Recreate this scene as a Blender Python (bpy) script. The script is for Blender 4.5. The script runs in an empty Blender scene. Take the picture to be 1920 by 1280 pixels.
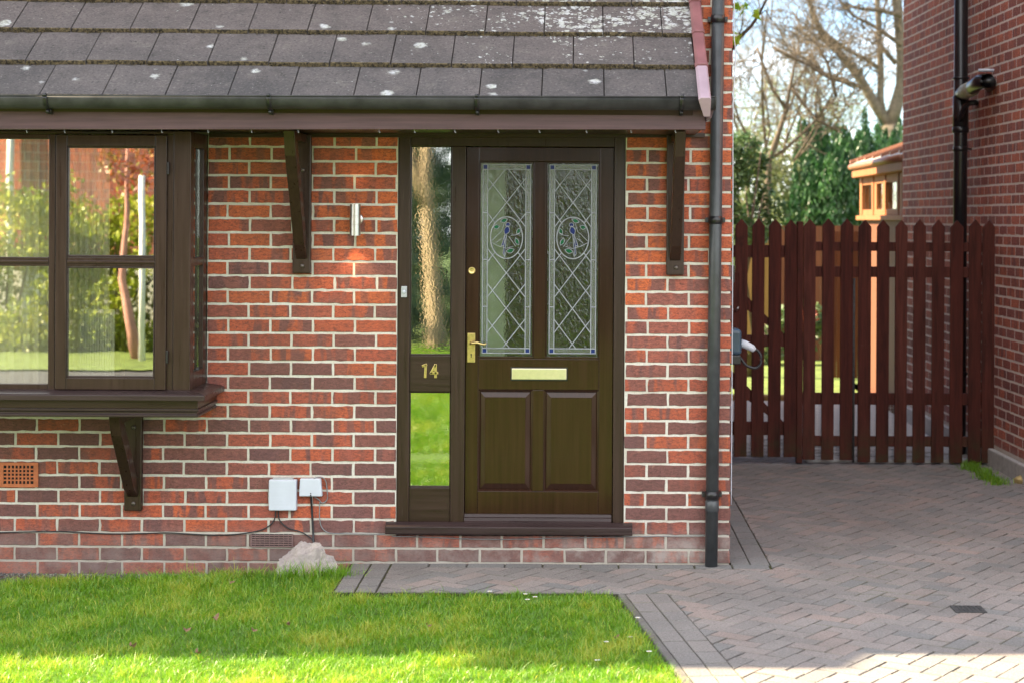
import bpy, bmesh, math, random
import numpy as np
from mathutils import Vector, Matrix, noise
R = math.radians
rng = random.Random(7)
scn = bpy.context.scene
col = scn.collection

# ------------------------------------------------------------------ camera geometry
F, XV, YV, H = 3400.0, 1085.0, 411.0, 1.827      # focal length (px of a 1920 wide frame), principal point, eye height
ROLL = R(0.32)
SA, CA = math.sin(ROLL), math.cos(ROLL)
D = 9.63                                          # distance of the front wall

def P(px, py, d):
    u, v = px - XV, py - YV
    u, v = u*CA + v*SA, -u*SA + v*CA
    return Vector((u*d/F, d, H - v*d/F))

def mk(pm, qm):
    du, dv = (qm - YV)*SA, -(pm - XV)*SA
    def f(px, py, d):
        return Vector(((px - XV + du)*d/F, d, H - (py - YV + dv)*d/F))
    return f

def ground(px, py, z=0.0):
    u, v = px - XV, py - YV
    u, v = u*CA + v*SA, -u*SA + v*CA
    d = (H - z)*F/v
    return Vector((u*d/F, d, z))

# ------------------------------------------------------------------ mesh builder
class MB:
    def __init__(s):
        s.v, s.f, s.t, s.m, s.uv = [], [], [], [], []
        s.mi = 0
        s.smooth = False
        s.sm = []
        s.tint = (0.5, 0.5, 0.5)
    def vert(s, p):
        s.v.append((p[0], p[1], p[2])); return len(s.v) - 1
    def face(s, idx, uv=None):
        s.f.append(tuple(idx)); s.t.append(s.tint); s.m.append(s.mi); s.sm.append(s.smooth)
        s.uv.append(uv)
    def poly(s, pts, uv=None):
        s.face([s.vert(p) for p in pts], uv)
    def hexa(s, a, b):
        """two matching loops of points a (back) and b (front) joined into a solid"""
        n = len(a)
        ia = [s.vert(p) for p in a]; ib = [s.vert(p) for p in b]
        s.face(ib); s.face(ia[::-1])
        for i in range(n):
            j = (i+1) % n
            s.face((ia[i], ia[j], ib[j], ib[i]))
    def box(s, lo, hi):
        x0, y0, z0 = lo; x1, y1, z1 = hi
        s.hexa([(x0, y1, z0), (x1, y1, z0), (x1, y1, z1), (x0, y1, z1)],
               [(x0, y0, z0), (x1, y0, z0), (x1, y0, z1), (x0, y0, z1)])
    def obox(s, c, ax, ay, az):
        c = Vector(c); ax, ay, az = Vector(ax), Vector(ay), Vector(az)
        s.hexa([c-ax+ay-az, c+ax+ay-az, c+ax+ay+az, c-ax+ay+az],
               [c-ax-ay-az, c+ax-ay-az, c+ax-ay+az, c-ax-ay+az])
    def tube(s, pts, rad, n=8, cap=True):
        pts = [Vector(p) for p in pts]
        if not hasattr(rad, '__len__'): rad = [rad]*len(pts)
        rings = []
        ref = None
        for i, p in enumerate(pts):
            t = (pts[min(i+1, len(pts)-1)] - pts[max(i-1, 0)])
            if t.length < 1e-9: t = Vector((0, 0, 1))
            t.normalize()
            if ref is None:
                ref = Vector((0, 0, 1)) if abs(t.z) < 0.9 else Vector((1, 0, 0))
            a = t.cross(ref)
            if a.length < 1e-6: a = t.cross(Vector((0, 1, 0)))
            a.normalize(); b = t.cross(a).normalized(); ref = -b if False else ref
            rings.append([s.vert(p + (a*math.cos(q) + b*math.sin(q))*rad[i]) for q in [2*math.pi*k/n for k in range(n)]])
        for r0, r1 in zip(rings, rings[1:]):
            for k in range(n):
                s.face((r0[k], r0[(k+1) % n], r1[(k+1) % n], r1[k]))
        if cap:
            s.face(rings[0][::-1]); s.face(rings[-1])
    def lathe(s, c, prof, n=24, axis=Vector((0, 0, 1))):
        """prof: list of (radius, height) along axis"""
        s.tube_profile([Vector(c) + axis*h for r, h in prof], [max(r, 1e-4) for r, h in prof], n, axis)
    def tube_profile(s, pts, rad, n, axis):
        ref = Vector((1, 0, 0)) if abs(axis.x) < 0.9 else Vector((0, 1, 0))
        a = axis.cross(ref).normalized(); b = axis.cross(a).normalized()
        rings = [[s.vert(p + (a*math.cos(q) + b*math.sin(q))*r) for q in [2*math.pi*k/n for k in range(n)]] for p, r in zip(pts, rad)]
        for r0, r1 in zip(rings, rings[1:]):
            for k in range(n):
                s.face((r0[k], r0[(k+1) % n], r1[(k+1) % n], r1[k]))
        s.face(rings[0][::-1]); s.face(rings[-1])
    def build(s, name, mats, parent=None, bevel=0.0, seg=2, smooth=None, fix=True):
        me = bpy.data.meshes.new(name)
        me.from_pydata(s.v, [], s.f)
        if not isinstance(mats, (list, tuple)): mats = [mats]
        for m in mats: me.materials.append(m)
        me.polygons.foreach_set('material_index', s.m)
        at = me.attributes.new('tint', 'FLOAT_COLOR', 'FACE')
        at.data.foreach_set('color', np.array([(a, b, c, 1.0) for a, b, c in s.t], dtype=np.float32).ravel())
        if any(u is not None for u in s.uv):
            l = me.uv_layers.new(name='UVMap')
            arr = np.zeros(len(me.loops)*2, dtype=np.float32)
            k = 0
            for f, u in zip(s.f, s.uv):
                for i in range(len(f)):
                    if u is not None:
                        arr[2*k], arr[2*k+1] = u[i]
                    k += 1
            l.data.foreach_set('uv', arr)
        sm = s.sm if smooth is None else [smooth]*len(s.f)
        me.polygons.foreach_set('use_smooth', sm)
        if fix:
            bm = bmesh.new(); bm.from_mesh(me)
            bmesh.ops.recalc_face_normals(bm, faces=bm.faces)
            bm.to_mesh(me); bm.free()
        me.update()
        o = bpy.data.objects.new(name, me)
        col.objects.link(o)
        if parent is not None: o.parent = parent
        if bevel > 0:
            b = o.modifiers.new('bevel', 'BEVEL'); b.width = bevel; b.segments = seg; b.limit_method = 'ANGLE'; b.angle_limit = R(40)
        return o

def tag(o, label=None, cat=None, group=None, kind=None):
    if label: o['label'] = label
    if cat: o['category'] = cat
    if group: o['group'] = group
    if kind: o['kind'] = kind
    return o

def empty(name, label, cat, loc=(0, 0, 0), group=None):
    o = bpy.data.objects.new(name, None)
    o.empty_display_size = 0.2
    col.objects.link(o)
    o.location = loc
    return tag(o, label, cat, group)

def reparent(o, root):
    """make o a child keeping its world place (parents are only translated / z-rotated empties)"""
    o.parent = root
    o.matrix_parent_inverse = root.matrix_basis.inverted()
    return o

# ------------------------------------------------------------------ material helper
class NT:
    def __init__(s, name):
        s.mat = bpy.data.materials.new(name); s.mat.use_nodes = True
        s.nt = s.mat.node_tree; s.nt.nodes.clear()
        s.out = s.nt.nodes.new('ShaderNodeOutputMaterial')
    def n(s, typ, **kw):
        nd = s.nt.nodes.new(typ)
        for k, v in kw.items():
            if k.startswith('_'): setattr(nd, k[1:], v)
            else:
                key = k.replace('_', ' ') if k.replace('_', ' ') in nd.inputs else k
                s.set(nd.inputs[int(key[1:]) if key[0] == 'i' and key[1:].isdigit() else key], v)
        return nd
    def set(s, inp, v):
        if isinstance(v, bpy.types.NodeSocket): s.nt.links.new(v, inp)
        elif isinstance(v, (tuple, list)):
            inp.default_value = (*v, 1.0) if len(v) == 3 and inp.type == 'RGBA' else v
        else: inp.default_value = v
    def coord(s, which='Object', scale=(1, 1, 1), rot=(0, 0, 0)):
        t = s.n('ShaderNodeTexCoord'); m = s.n('ShaderNodeMapping', Vector=t.outputs[which], Scale=scale, Rotation=rot)
        return m.outputs[0]
    def noise(s, vec, scale, detail=4, rough=0.55, dist=0.0):
        return s.n('ShaderNodeTexNoise', Vector=vec, Scale=scale, Detail=detail, Roughness=rough, Distortion=dist).outputs[0]
    def ramp(s, fac, stops, interp='LINEAR'):
        r = s.n('ShaderNodeValToRGB', Fac=fac)
        r.color_ramp.interpolation = interp
        el = r.color_ramp.elements
        while len(el) < len(stops): el.new(0.5)
        for e, (p, c) in zip(el, stops):
            e.position = p; e.color = (*c, 1) if hasattr(c, '__len__') else (c, c, c, 1)
        return r.outputs[0]
    def mix(s, fac, a, b, mode='MIX'):
        m = s.n('ShaderNodeMix', _data_type='RGBA', _blend_type=mode)
        s.set(m.inputs[0], fac); s.set(m.inputs[6], a); s.set(m.inputs[7], b)
        return m.outputs[2]
    def math(s, op, a, b=0.0, c=None, clamp=False):
        m = s.n('ShaderNodeMath', _operation=op, _use_clamp=clamp)
        s.set(m.inputs[0], a); s.set(m.inputs[1], b)
        if c is not None: s.set(m.inputs[2], c)
        return m.outputs[0]
    def sep(s, v):
        return s.n('ShaderNodeSeparateXYZ', Vector=v).outputs
    def tint(s):
        a = s.n('ShaderNodeAttribute', _attribute_name='tint')
        return s.n('ShaderNodeSeparateColor', Color=a.outputs['Color']).outputs
    def bump(s, h, strength=0.3, dist=0.01, normal=None):
        b = s.n('ShaderNodeBump', Height=h, Strength=strength, Distance=dist)
        if normal is not None: s.set(b.inputs['Normal'], normal)
        return b.outputs[0]
    def principled(s, color, rough=0.6, bump=None, **kw):
        p = s.n('ShaderNodeBsdfPrincipled')
        s.set(p.inputs['Base Color'], color); s.set(p.inputs['Roughness'], rough)
        if bump is not None: s.set(p.inputs['Normal'], bump)
        for k, v in kw.items(): s.set(p.inputs[k.replace('_', ' ')], v)
        return p.outputs[0]
    def done(s, sh):
        s.nt.links.new(sh, s.out.inputs[0]); return s.mat

def plain(name, color, rough=0.5, noise_amt=0.25, scale=30, bump=0.15, **kw):
    t = NT(name); v = t.coord('Object')
    n = t.noise(v, scale, 5, 0.6)
    c = t.mix(t.ramp(n, [(0.3, 0), (0.75, 1)]), tuple(x*(1-noise_amt) for x in color), tuple(min(1, x*(1+noise_amt)) for x in color))
    return t.done(t.principled(c, rough, t.bump(n, bump, 0.003) if bump else None, **kw))

def paint_wood(name, color, axis='Z', rough=0.33, streak=1.0):
    t = NT(name)
    sc = {'Z': (60, 60, 2.2), 'X': (2.2, 60, 60)}[axis]
    g = t.noise(t.coord('Object', sc), 1.0, 6, 0.65)
    big = t.noise(t.coord('Object', (3, 3, 3)), 1.0, 3, 0.5)
    lo_, hi_ = (0.80, 1.30) if rough < 0.2 else (0.75, 1.45)
    c = t.mix(t.ramp(g, [(0.35, 0), (0.8, 1)]), tuple(x*lo_ for x in color), tuple(x*hi_ for x in color))
    c = t.mix(t.math('MULTIPLY', t.ramp(big, [(0.45, 0), (0.8, 1)]), 0.2*streak), c, tuple(x*1.6 for x in color))
    scr = t.noise(t.coord('Object', tuple(k*3 for k in sc)), 1.0, 2, 0.5)
    c = t.mix(t.math('MULTIPLY', t.ramp(scr, [(0.72, 0), (0.78, 1)]), 0.25*streak), c, (0.16, 0.13, 0.11))
    rr = t.ramp(g, [(0.2, rough-0.05), (0.9, rough+(0.06 if rough < 0.2 else 0.22))])
    return t.done(t.principled(c, rr, t.bump(g, 0.05 if rough < 0.2 else 0.22, 0.002), Specular_IOR_Level=0.30 if rough < 0.2 else 0.34, Coat_Weight=0.12 if rough < 0.2 else 0.0, Coat_Roughness=0.05))

# ------------------------------------------------------------------ materials
def brick_mat(name, lights, darks, dark_share=0.45, base_dirt=True, wash=0.0):
    t = NT(name)
    uv = t.n('ShaderNodeUVMap').outputs[0]
    tr, tg, tb = t.tint()[:3]
    m = t.n('ShaderNodeMapping', Vector=uv, Scale=(1, 1, 1)).outputs[0]
    bands = t.noise(t.n('ShaderNodeMapping', Vector=uv, Scale=(15, 2.5, 1)).outputs[0], 1.0, 2, 0.5, 0.4)
    bmask = t.ramp(bands, [(0.47, 0), (0.56, 1)])
    bmask = t.math('MULTIPLY', bmask, t.ramp(tg, [(0.10, 0.15), (0.5, 0.9)]))
    grain = t.noise(t.n('ShaderNodeMapping', Vector=uv, Scale=(42, 90, 1)).outputs[0], 1.0, 5, 0.75, 1.0)
    fine = t.noise(m, 150, 4, 0.7)
    base = t.ramp(tr, [(0.0, lights[0]), (0.35, lights[1]), (0.62, lights[2]), (0.8, darks[0]), (1.0, darks[1])])
    c = t.mix(bmask, base, t.ramp(tb, [(0.0, darks[0]), (0.6, darks[1]), (1.0, darks[2])]))
    c = t.mix(t.ramp(grain, [(0.36, 0.75), (0.56, 0.0)]), c, tuple(x*0.45 for x in darks[1]))
    c = t.mix(t.math('MULTIPLY', t.ramp(grain, [(0.58, 0), (0.78, 1)]), 0.30), c, tuple(min(1, x*1.5+0.05) for x in lights[1]))
    spk = t.noise(m, 150, 2, 0.5)
    c = t.mix(t.ramp(spk, [(0.64, 0.0), (0.70, 0.8)]), c, (0.02, 0.015, 0.015))
    wh = t.noise(m, 75, 5, 0.75)
    c = t.mix(t.math('MULTIPLY', t.ramp(wh, [(0.66, 0.0), (0.75, 0.7)]), t.ramp(tb, [(0.5, 0.0), (0.95, 1.0)])), c, (0.55, 0.5, 0.48))
    ob0 = t.coord('Object')
    sootn = t.noise(ob0, 1.7, 6, 0.65)
    c = t.mix(t.ramp(sootn, [(0.42, 0.0), (0.72, 0.55)]), c, (0.10, 0.055, 0.045))
    scuff = t.noise(t.n('ShaderNodeMapping', Vector=uv, Scale=(26, 34, 1)).outputs[0], 1.0, 5, 0.8, 0.6)
    c = t.mix(t.ramp(scuff, [(0.60, 0.0), (0.74, 0.55)]), c, (0.42, 0.24, 0.17))
    c = t.mix(t.ramp(scuff, [(0.26, 0.7), (0.40, 0.0)]), c, (0.055, 0.03, 0.03))
    if wash: c = t.mix(wash, c, (0.5, 0.36, 0.33))
    if base_dirt:
        ob = t.coord('Object'); z = t.sep(ob)[2]
        x = t.sep(ob)[0]
        low = t.n('ShaderNodeMapRange', Value=z, From_Min=0.20, From_Max=0.06, To_Min=0.0, To_Max=1.0).outputs[0]
        nz = t.noise(ob, 9, 5, 0.7)
        eff = t.math('MULTIPLY', low, t.ramp(nz, [(0.42, 0.05), (0.66, 0.9)]))
        right = t.n('ShaderNodeMapRange', Value=x, From_Min=-1.2, From_Max=0.5, To_Min=0.35, To_Max=1.0).outputs[0]
        c = t.mix(t.math('MULTIPLY', eff, right), c, (0.46, 0.42, 0.39))
        c = t.mix(t.math('MULTIPLY', low, 0.45), c, (0.13, 0.095, 0.085))
    h = t.math('ADD', t.math('MULTIPLY', grain, 0.8), t.math('MULTIPLY', fine, 0.35))
    return t.done(t.principled(c, 0.85, t.bump(h, 0.75, 0.004), Specular_IOR_Level=0.25))

def mortar_mat(name, color, dirt=(0.30, 0.27, 0.2)):
    t = NT(name); v = t.coord('Object')
    n = t.noise(v, 5, 6, 0.7); f = t.noise(v, 110, 4, 0.7); k = t.noise(v, 45, 3, 0.6)
    c = t.mix(t.ramp(n, [(0.42, 0), (0.75, 0.7)]), color, dirt)
    c = t.mix(t.ramp(f, [(0.3, 0.45), (0.55, 0)]), c, tuple(x*0.55 for x in color))
    z = t.sep(v)[2]
    low = t.n('ShaderNodeMapRange', Value=z, From_Min=0.28, From_Max=0.05, To_Min=0.0, To_Max=0.6).outputs[0]
    c = t.mix(low, c, (0.25, 0.22, 0.18))
    return t.done(t.principled(c, 0.95, t.bump(t.math('ADD', f, k), 0.5, 0.004), Specular_IOR_Level=0.15))

M = {}
M['brick'] = brick_mat('red_multi_brick', [(0.57, 0.140, 0.052), (0.51, 0.120, 0.056), (0.44, 0.108, 0.062)], [(0.27, 0.105, 0.085), (0.19, 0.090, 0.082), (0.14, 0.076, 0.078)])
M['mortar'] = mortar_mat('pale_mortar', (0.63, 0.61, 0.55), (0.42, 0.38, 0.29))
M['brick_n'] = brick_mat('neighbour_brick', [(0.66, 0.20, 0.11), (0.60, 0.185, 0.115), (0.52, 0.17, 0.115)], [(0.38, 0.13, 0.105), (0.31, 0.12, 0.105), (0.22, 0.10, 0.10)], base_dirt=True)
M['mortar_n'] = mortar_mat('neighbour_mortar', (0.74, 0.66, 0.60), (0.55, 0.47, 0.40))
M['wood'] = paint_wood('brown_paint_vertical', (0.031, 0.0165, 0.0115), 'Z', 0.26)
M['woodx'] = paint_wood('brown_paint_horizontal', (0.031, 0.017, 0.0115), 'X', 0.26)
M['fascia'] = paint_wood('plum_brown_fascia_paint', (0.088, 0.049, 0.056), 'X', 0.40, 0.6)
M['sillw'] = paint_wood('dark_sill_paint', (0.034, 0.021, 0.021), 'X', 0.24, 0.6)
M['doorw'] = paint_wood('gloss_brown_door_paint', (0.030, 0.0125, 0.0075), 'Z', 0.15, 0.2)
M['gate'] = None
M['black'] = plain('black_plastic', (0.012, 0.012, 0.014), 0.30, 0.3, 20, 0.05)
M['greypipe'] = plain('weathered_grey_black_pipe', (0.045, 0.050, 0.055), 0.38, 0.35, 12, 0.08)
M['gutter'] = plain('weathered_gutter_plastic', (0.040, 0.040, 0.042), 0.5, 0.45, 9, 0.08, Specular_IOR_Level=0.3)
M['verge'] = plain('faded_plum_verge_plastic', (0.20, 0.082, 0.09), 0.45, 0.25, 7, 0.05)
M['verge_pale'] = plain('pale_faded_verge_plastic', (0.34, 0.25, 0.30), 0.45, 0.15, 7, 0.05)
M['brass'] = plain('aged_brass', (0.62, 0.47, 0.20), 0.28, 0.25, 60, 0.05, Metallic=0.9)
M['chrome'] = plain('polished_letter_plate', (0.82, 0.74, 0.56), 0.30, 0.08, 40, 0.02, Metallic=1.0)
M['steel'] = plain('brushed_steel', (0.52, 0.51, 0.50), 0.30, 0.1, 60, 0.02, Metallic=1.0)
M['white_pl'] = plain('white_plastic', (0.53, 0.57, 0.65), 0.4, 0.06, 12, 0.03)
M['grey_pl'] = plain('grey_plastic', (0.40, 0.42, 0.44), 0.4, 0.1, 20, 0.03)
M['cable_b'] = plain('black_cable', (0.018, 0.018, 0.022), 0.45, 0.2, 40, 0.0)
M['cable_g'] = plain('grey_cable', (0.19, 0.20, 0.21), 0.5, 0.2, 40, 0.0)
M['terra'] = plain('terracotta', (0.46, 0.14, 0.055), 0.75, 0.18, 40, 0.2)
M['vent'] = plain('mauve_vent_plastic', (0.17, 0.105, 0.10), 0.6, 0.2, 30, 0.05)
M['dark'] = plain('dark_void', (0.006, 0.006, 0.006), 0.9, 0.2, 10, 0.0)
M['bolt'] = plain('bolt_steel', (0.11, 0.09, 0.08), 0.35, 0.3, 60, 0.1, Metallic=0.5)
M['lead'] = plain('lead_came', (0.33, 0.345, 0.40), 0.38, 0.2, 60, 0.1, Metallic=0.2)
M['blueg'] = plain('blue_stained_glass', (0.010, 0.022, 0.14), 0.12, 0.3, 40, 0.05)
M['greeng'] = plain('green_stained_glass', (0.010, 0.11, 0.045), 0.12, 0.35, 40, 0.05)
M['rim_gl'] = None
M['soil'] = plain('soil_gravel', (0.12, 0.105, 0.09), 0.95, 0.5, 45, 0.8)
M['slabdark'] = plain('dark_stone', (0.05, 0.05, 0.05), 0.8, 0.4, 30, 0.3)

def gate_mat():
    t = NT('red_brown_fence_stain')
    v = t.coord('Object', (34, 34, 2.2))
    g = t.noise(v, 1.0, 6, 0.75, 0.4)
    tr = t.tint()[0]
    ob = t.coord('Object'); z = t.sep(ob)[2]
    c = t.mix(t.ramp(g, [(0.3, 0), (0.8, 1)]), (0.022, 0.0055, 0.004), (0.105, 0.022, 0.014))
    c = t.mix(t.math('MULTIPLY', tr, 0.75), c, t.mix(t.ramp(g, [(0.35, 0), (0.7, 1)]), (0.045, 0.012, 0.008), (0.135, 0.042, 0.03)))
    kn = t.noise(t.coord('Object', (7, 7, 5)), 1.0, 2)
    c = t.mix(t.ramp(kn, [(0.70, 0), (0.76, 0.8)]), c, (0.012, 0.006, 0.005))
    al = t.n('ShaderNodeMapRange', Value=z, From_Min=0.32, From_Max=0.02).outputs[0]
    c = t.mix(t.math('MULTIPLY', al, t.ramp(t.noise(ob, 14, 5), [(0.35, 0), (0.7, 0.85)])), c, (0.035, 0.038, 0.014))
    sc = t.noise(t.coord('Object', (5, 5, 90)), 1.0, 3)
    c = t.mix(t.ramp(sc, [(0.74, 0), (0.80, 0.5)]), c, (0.22, 0.17, 0.14))
    return t.done(t.principled(c, 0.7, t.bump(g, 0.5, 0.004), Specular_IOR_Level=0.2))
M['gate'] = gate_mat()

def orange_fence_mat(name, a, b):
    t = NT(name)
    g = t.noise(t.coord('Object', (14, 14, 1.2)), 1.0, 5, 0.6)
    tr = t.tint()[0]
    c = t.mix(t.ramp(g, [(0.3, 0), (0.75, 1)]), a, b)
    c = t.mix(t.math('MULTIPLY', tr, 0.3), c, tuple(x*0.6 for x in a))
    return t.done(t.principled(c, 0.7, t.bump(g, 0.3, 0.004)))
M['ofence'] = orange_fence_mat('orange_stained_boards', (0.10, 0.028, 0.008), (0.20, 0.060, 0.018))
M['goldfence'] = orange_fence_mat('golden_stained_boards', (0.20, 0.11, 0.022), (0.32, 0.18, 0.05))
M['consv'] = orange_fence_mat('golden_oak_frame', (0.24, 0.085, 0.024), (0.34, 0.135, 0.045))
M['terraroof'] = plain('brown_polycarbonate_roof_bar', (0.30, 0.13, 0.075), 0.35, 0.2, 20, 0.05)

def tile_mat():
    t = NT('grey_concrete_tile')
    v = t.coord('Object')
    tr, tg, tb = t.tint()[:3]
    n1 = t.noise(v, 3.5, 5, 0.6); n2 = t.noise(v, 75, 5, 0.75); n3 = t.noise(v, 55, 4, 0.7)
    c = t.mix(t.ramp(n1, [(0.35, 0), (0.7, 1)]), (0.050, 0.048, 0.051), (0.100, 0.088, 0.088))
    c = t.mix(t.math('MULTIPLY', tr, 0.4), c, (0.11, 0.098, 0.098))
    z = t.sep(v)[2]
    up = t.n('ShaderNodeMapRange', Value=z, From_Min=2.5, From_Max=2.95, To_Min=0.0, To_Max=0.55).outputs[0]
    c = t.mix(up, c, (0.14, 0.112, 0.11))
    c = t.mix(t.ramp(n2, [(0.34, 0.85), (0.47, 0)]), c, (0.03, 0.03, 0.032))
    pat = t.noise(v, 9, 5, 0.7)
    c = t.mix(t.ramp(pat, [(0.5, 0), (0.68, 0.5)]), c, (0.045, 0.043, 0.042))
    c = t.mix(t.ramp(pat, [(0.30, 0.4), (0.42, 0)]), c, (0.17, 0.155, 0.14))
    c = t.mix(t.ramp(n2, [(0.56, 0.0), (0.68, 0.5)]), c, (0.24, 0.225, 0.215))
    # black algae spots
    d = t.noise(v, 30, 4, 0.7)
    c = t.mix(t.ramp(d, [(0.62, 0), (0.68, 0.7)]), c, (0.02, 0.02, 0.02))
    # lichen: round spots, larger sparse and smaller dense towards the upper right
    wob = t.n('ShaderNodeMixRGB', Fac=0.035, Color1=v, Color2=t.n('ShaderNodeTexNoise', Vector=v, Scale=40, Detail=3).outputs[1]).outputs[0]
    x = t.sep(v)[0]
    def spots(scale, thr, mask):
        vo = t.n('ShaderNodeTexVoronoi', Vector=wob, Scale=scale)
        rad = t.math('MULTIPLY', t.sep(t.n('ShaderNodeMapping', Vector=vo.outputs['Color']).outputs[0])[0], thr)
        rad = t.math('MULTIPLY', rad, mask)
        dd = t.math('SUBTRACT', rad, vo.outputs['Distance'])
        return t.math('MULTIPLY', dd, 8.0, clamp=True)
    big = spots(8.0, 0.36, t.ramp(t.noise(v, 2.7, 2), [(0.44, 0.1), (0.54, 1.0)]))
    right = t.n('ShaderNodeMapRange', Value=x, From_Min=-1.1, From_Max=-0.1).outputs[0]
    cl = t.noise(v, 2.6, 2, 0.5)
    msk = t.math('MULTIPLY', t.math('MULTIPLY', right, up), 1.4)
    msk = t.math('MULTIPLY', t.math('ADD', msk, 0.17), t.ramp(cl, [(0.40, 0.1), (0.56, 1.0)]))
    small = spots(30, 1.0, msk)
    small2 = spots(48, 0.8, t.math('MULTIPLY', msk, 0.9))
    li = t.math('MAXIMUM', big, t.math('MAXIMUM', small, small2))
    li = t.math('MULTIPLY', li, t.ramp(t.noise(v, 70, 4, 0.7), [(0.36, 0.25), (0.52, 1.0)]))
    c = t.mix(t.math('MULTIPLY', li, 0.9), c, t.mix(t.ramp(t.noise(v, 25, 2), [(0.4, 0), (0.6, 1)]), (0.50, 0.52, 0.54), (0.40, 0.42, 0.38)))
    # mossy lower edge (own colour of the front edge)
    c = t.mix(tg, c, t.mix(t.ramp(n3, [(0.4, 0), (0.62, 1)]), (0.018, 0.014, 0.010), (0.15, 0.115, 0.065)))
    return t.done(t.principled(c, 0.82, t.bump(t.math('ADD', n2, t.math('MULTIPLY', li, 0.6)), 0.5, 0.003), Specular_IOR_Level=0.4))
M['tile'] = tile_mat()

def paver_mat():
    t = NT('grey_mauve_block_paving')
    v = t.coord('Object')
    tr, tg, tb = t.tint()[:3]
    c = t.ramp(tr, [(0.0, (0.225, 0.208, 0.198)), (0.45, (0.268, 0.245, 0.230)), (0.8, (0.288, 0.250, 0.232)), (1.0, (0.315, 0.250, 0.222))])
    c = t.mix(t.math('MULTIPLY', tg, 0.85), c, (0.175, 0.185, 0.185))
    stain = t.math('MULTIPLY', tb, t.ramp(t.noise(v, 3.0, 3), [(0.38, 0.45), (0.58, 0.98)]))
    n1 = t.noise(v, 1.3, 4, 0.6); n2 = t.noise(v, 95, 4, 0.8); n3 = t.noise(v, 60, 3)
    c = t.mix(t.ramp(n1, [(0.4, 0), (0.7, 0.55)]), c, (0.13, 0.12, 0.11))
    c = t.mix(t.ramp(n2, [(0.34, 0.85), (0.47, 0)]), c, (0.08, 0.072, 0.07))
    c = t.mix(t.ramp(n2, [(0.56, 0), (0.72, 0.75)]), c, (0.46, 0.44, 0.44))
    c = t.mix(stain, c, t.mix(t.ramp(t.noise(v, 1.6, 3), [(0.45, 0), (0.65, 1)]), (0.045, 0.04, 0.034), (0.07, 0.07, 0.025)))
    return t.done(t.principled(c, 0.9, t.bump(t.math('ADD', n2, n3), 0.6, 0.003), Specular_IOR_Level=0.3))
M['paver'] = paver_mat()
def joint_mat():
    t = NT('mossy_jointing_sand')
    v = t.coord('Object'); n = t.noise(v, 4, 4); f = t.noise(v, 90, 3)
    c = t.mix(t.ramp(n, [(0.42, 0), (0.6, 1)]), (0.065, 0.058, 0.045), (0.085, 0.095, 0.028))
    c = t.mix(t.ramp(f, [(0.3, 0.5), (0.6, 0)]), c, (0.02, 0.02, 0.014))
    return t.done(t.principled(c, 1.0, t.bump(f, 0.6, 0.004), Specular_IOR_Level=0.1))
M['joint'] = joint_mat()

def leaf_mat(name, a, b, c3, trans=0.35):
    t = NT(name); tr, tg, tb = t.tint()[:3]
    c = t.ramp(tr, [(0.0, a), (0.5, b), (1.0, c3)])
    d = t.n('ShaderNodeBsdfDiffuse', Color=c)
    tl = t.n('ShaderNodeBsdfTranslucent', Color=c)
    m = t.n('ShaderNodeMixShader'); t.set(m.inputs[0], trans); t.set(m.inputs[1], d.outputs[0]); t.set(m.inputs[2], tl.outputs[0])
    g = t.n('ShaderNodeBsdfGlossy', Roughness=0.4, Color=(1, 1, 1))
    m2 = t.n('ShaderNodeMixShader'); t.set(m2.inputs[0], 0.04); t.set(m2.inputs[1], m.outputs[0]); t.set(m2.inputs[2], g.outputs[0])
    return t.done(m2.outputs[0])
M['grass'] = leaf_mat('lawn_grass', (0.115, 0.27, 0.008), (0.19, 0.40, 0.012), (0.50, 0.51, 0.06), 0.45)
M['conifer'] = leaf_mat('conifer_foliage', (0.010, 0.045, 0.014), (0.024, 0.092, 0.024), (0.055, 0.155, 0.036), 0.15)
M['palebush'] = leaf_mat('pale_spring_foliage', (0.05, 0.085, 0.025), (0.13, 0.165, 0.055), (0.28, 0.29, 0.15), 0.35)
M['ivy'] = leaf_mat('holly_foliage', (0.025, 0.065, 0.022), (0.06, 0.12, 0.04), (0.16, 0.21, 0.09), 0.25)
M['hedge'] = leaf_mat('yellow_green_hedge_foliage', (0.11, 0.17, 0.012), (0.28, 0.33, 0.02), (0.48, 0.46, 0.05), 0.3)
M['hedge_d'] = leaf_mat('blue_green_conifer_foliage', (0.10, 0.17, 0.11), (0.17, 0.26, 0.15), (0.30, 0.37, 0.20), 0.3)
M['fresh'] = leaf_mat('fresh_lime_leaves', (0.22, 0.42, 0.02), (0.34, 0.52, 0.03), (0.5, 0.6, 0.06), 0.5)
M['red'] = leaf_mat('red_flower_leaves', (0.3, 0.06, 0.03), (0.45, 0.10, 0.05), (0.2, 0.25, 0.03), 0.3)
M['petal'] = plain('white_petals', (0.85, 0.85, 0.85), 0.6, 0.05, 30, 0.0)
M['deadleaf'] = plain('dead_leaf', (0.22, 0.13, 0.075), 0.8, 0.4, 60, 0.3)
M['bark'] = plain('grey_bark', (0.13, 0.105, 0.075), 0.9, 0.45, 14, 0.8)
M['twig'] = plain('brown_twigs', (0.10, 0.075, 0.05), 0.9, 0.4, 14, 0.2)
M['twig_y'] = plain('ochre_twigs', (0.17, 0.135, 0.08), 0.9, 0.4, 14, 0.2)
M['paltrunk'] = plain('pale_bark', (0.42, 0.31, 0.19), 0.9, 0.35, 5, 0.8)
M['pinktrunk'] = plain('pink_bark', (0.50, 0.25, 0.20), 0.9, 0.3, 6, 0.6)
M['asphalt'] = plain('asphalt', (0.062, 0.062, 0.066), 0.9, 0.3, 120, 0.4)
M['concrete'] = plain('pale_concrete', (0.40, 0.38, 0.37), 0.9, 0.2, 20, 0.3)
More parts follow.
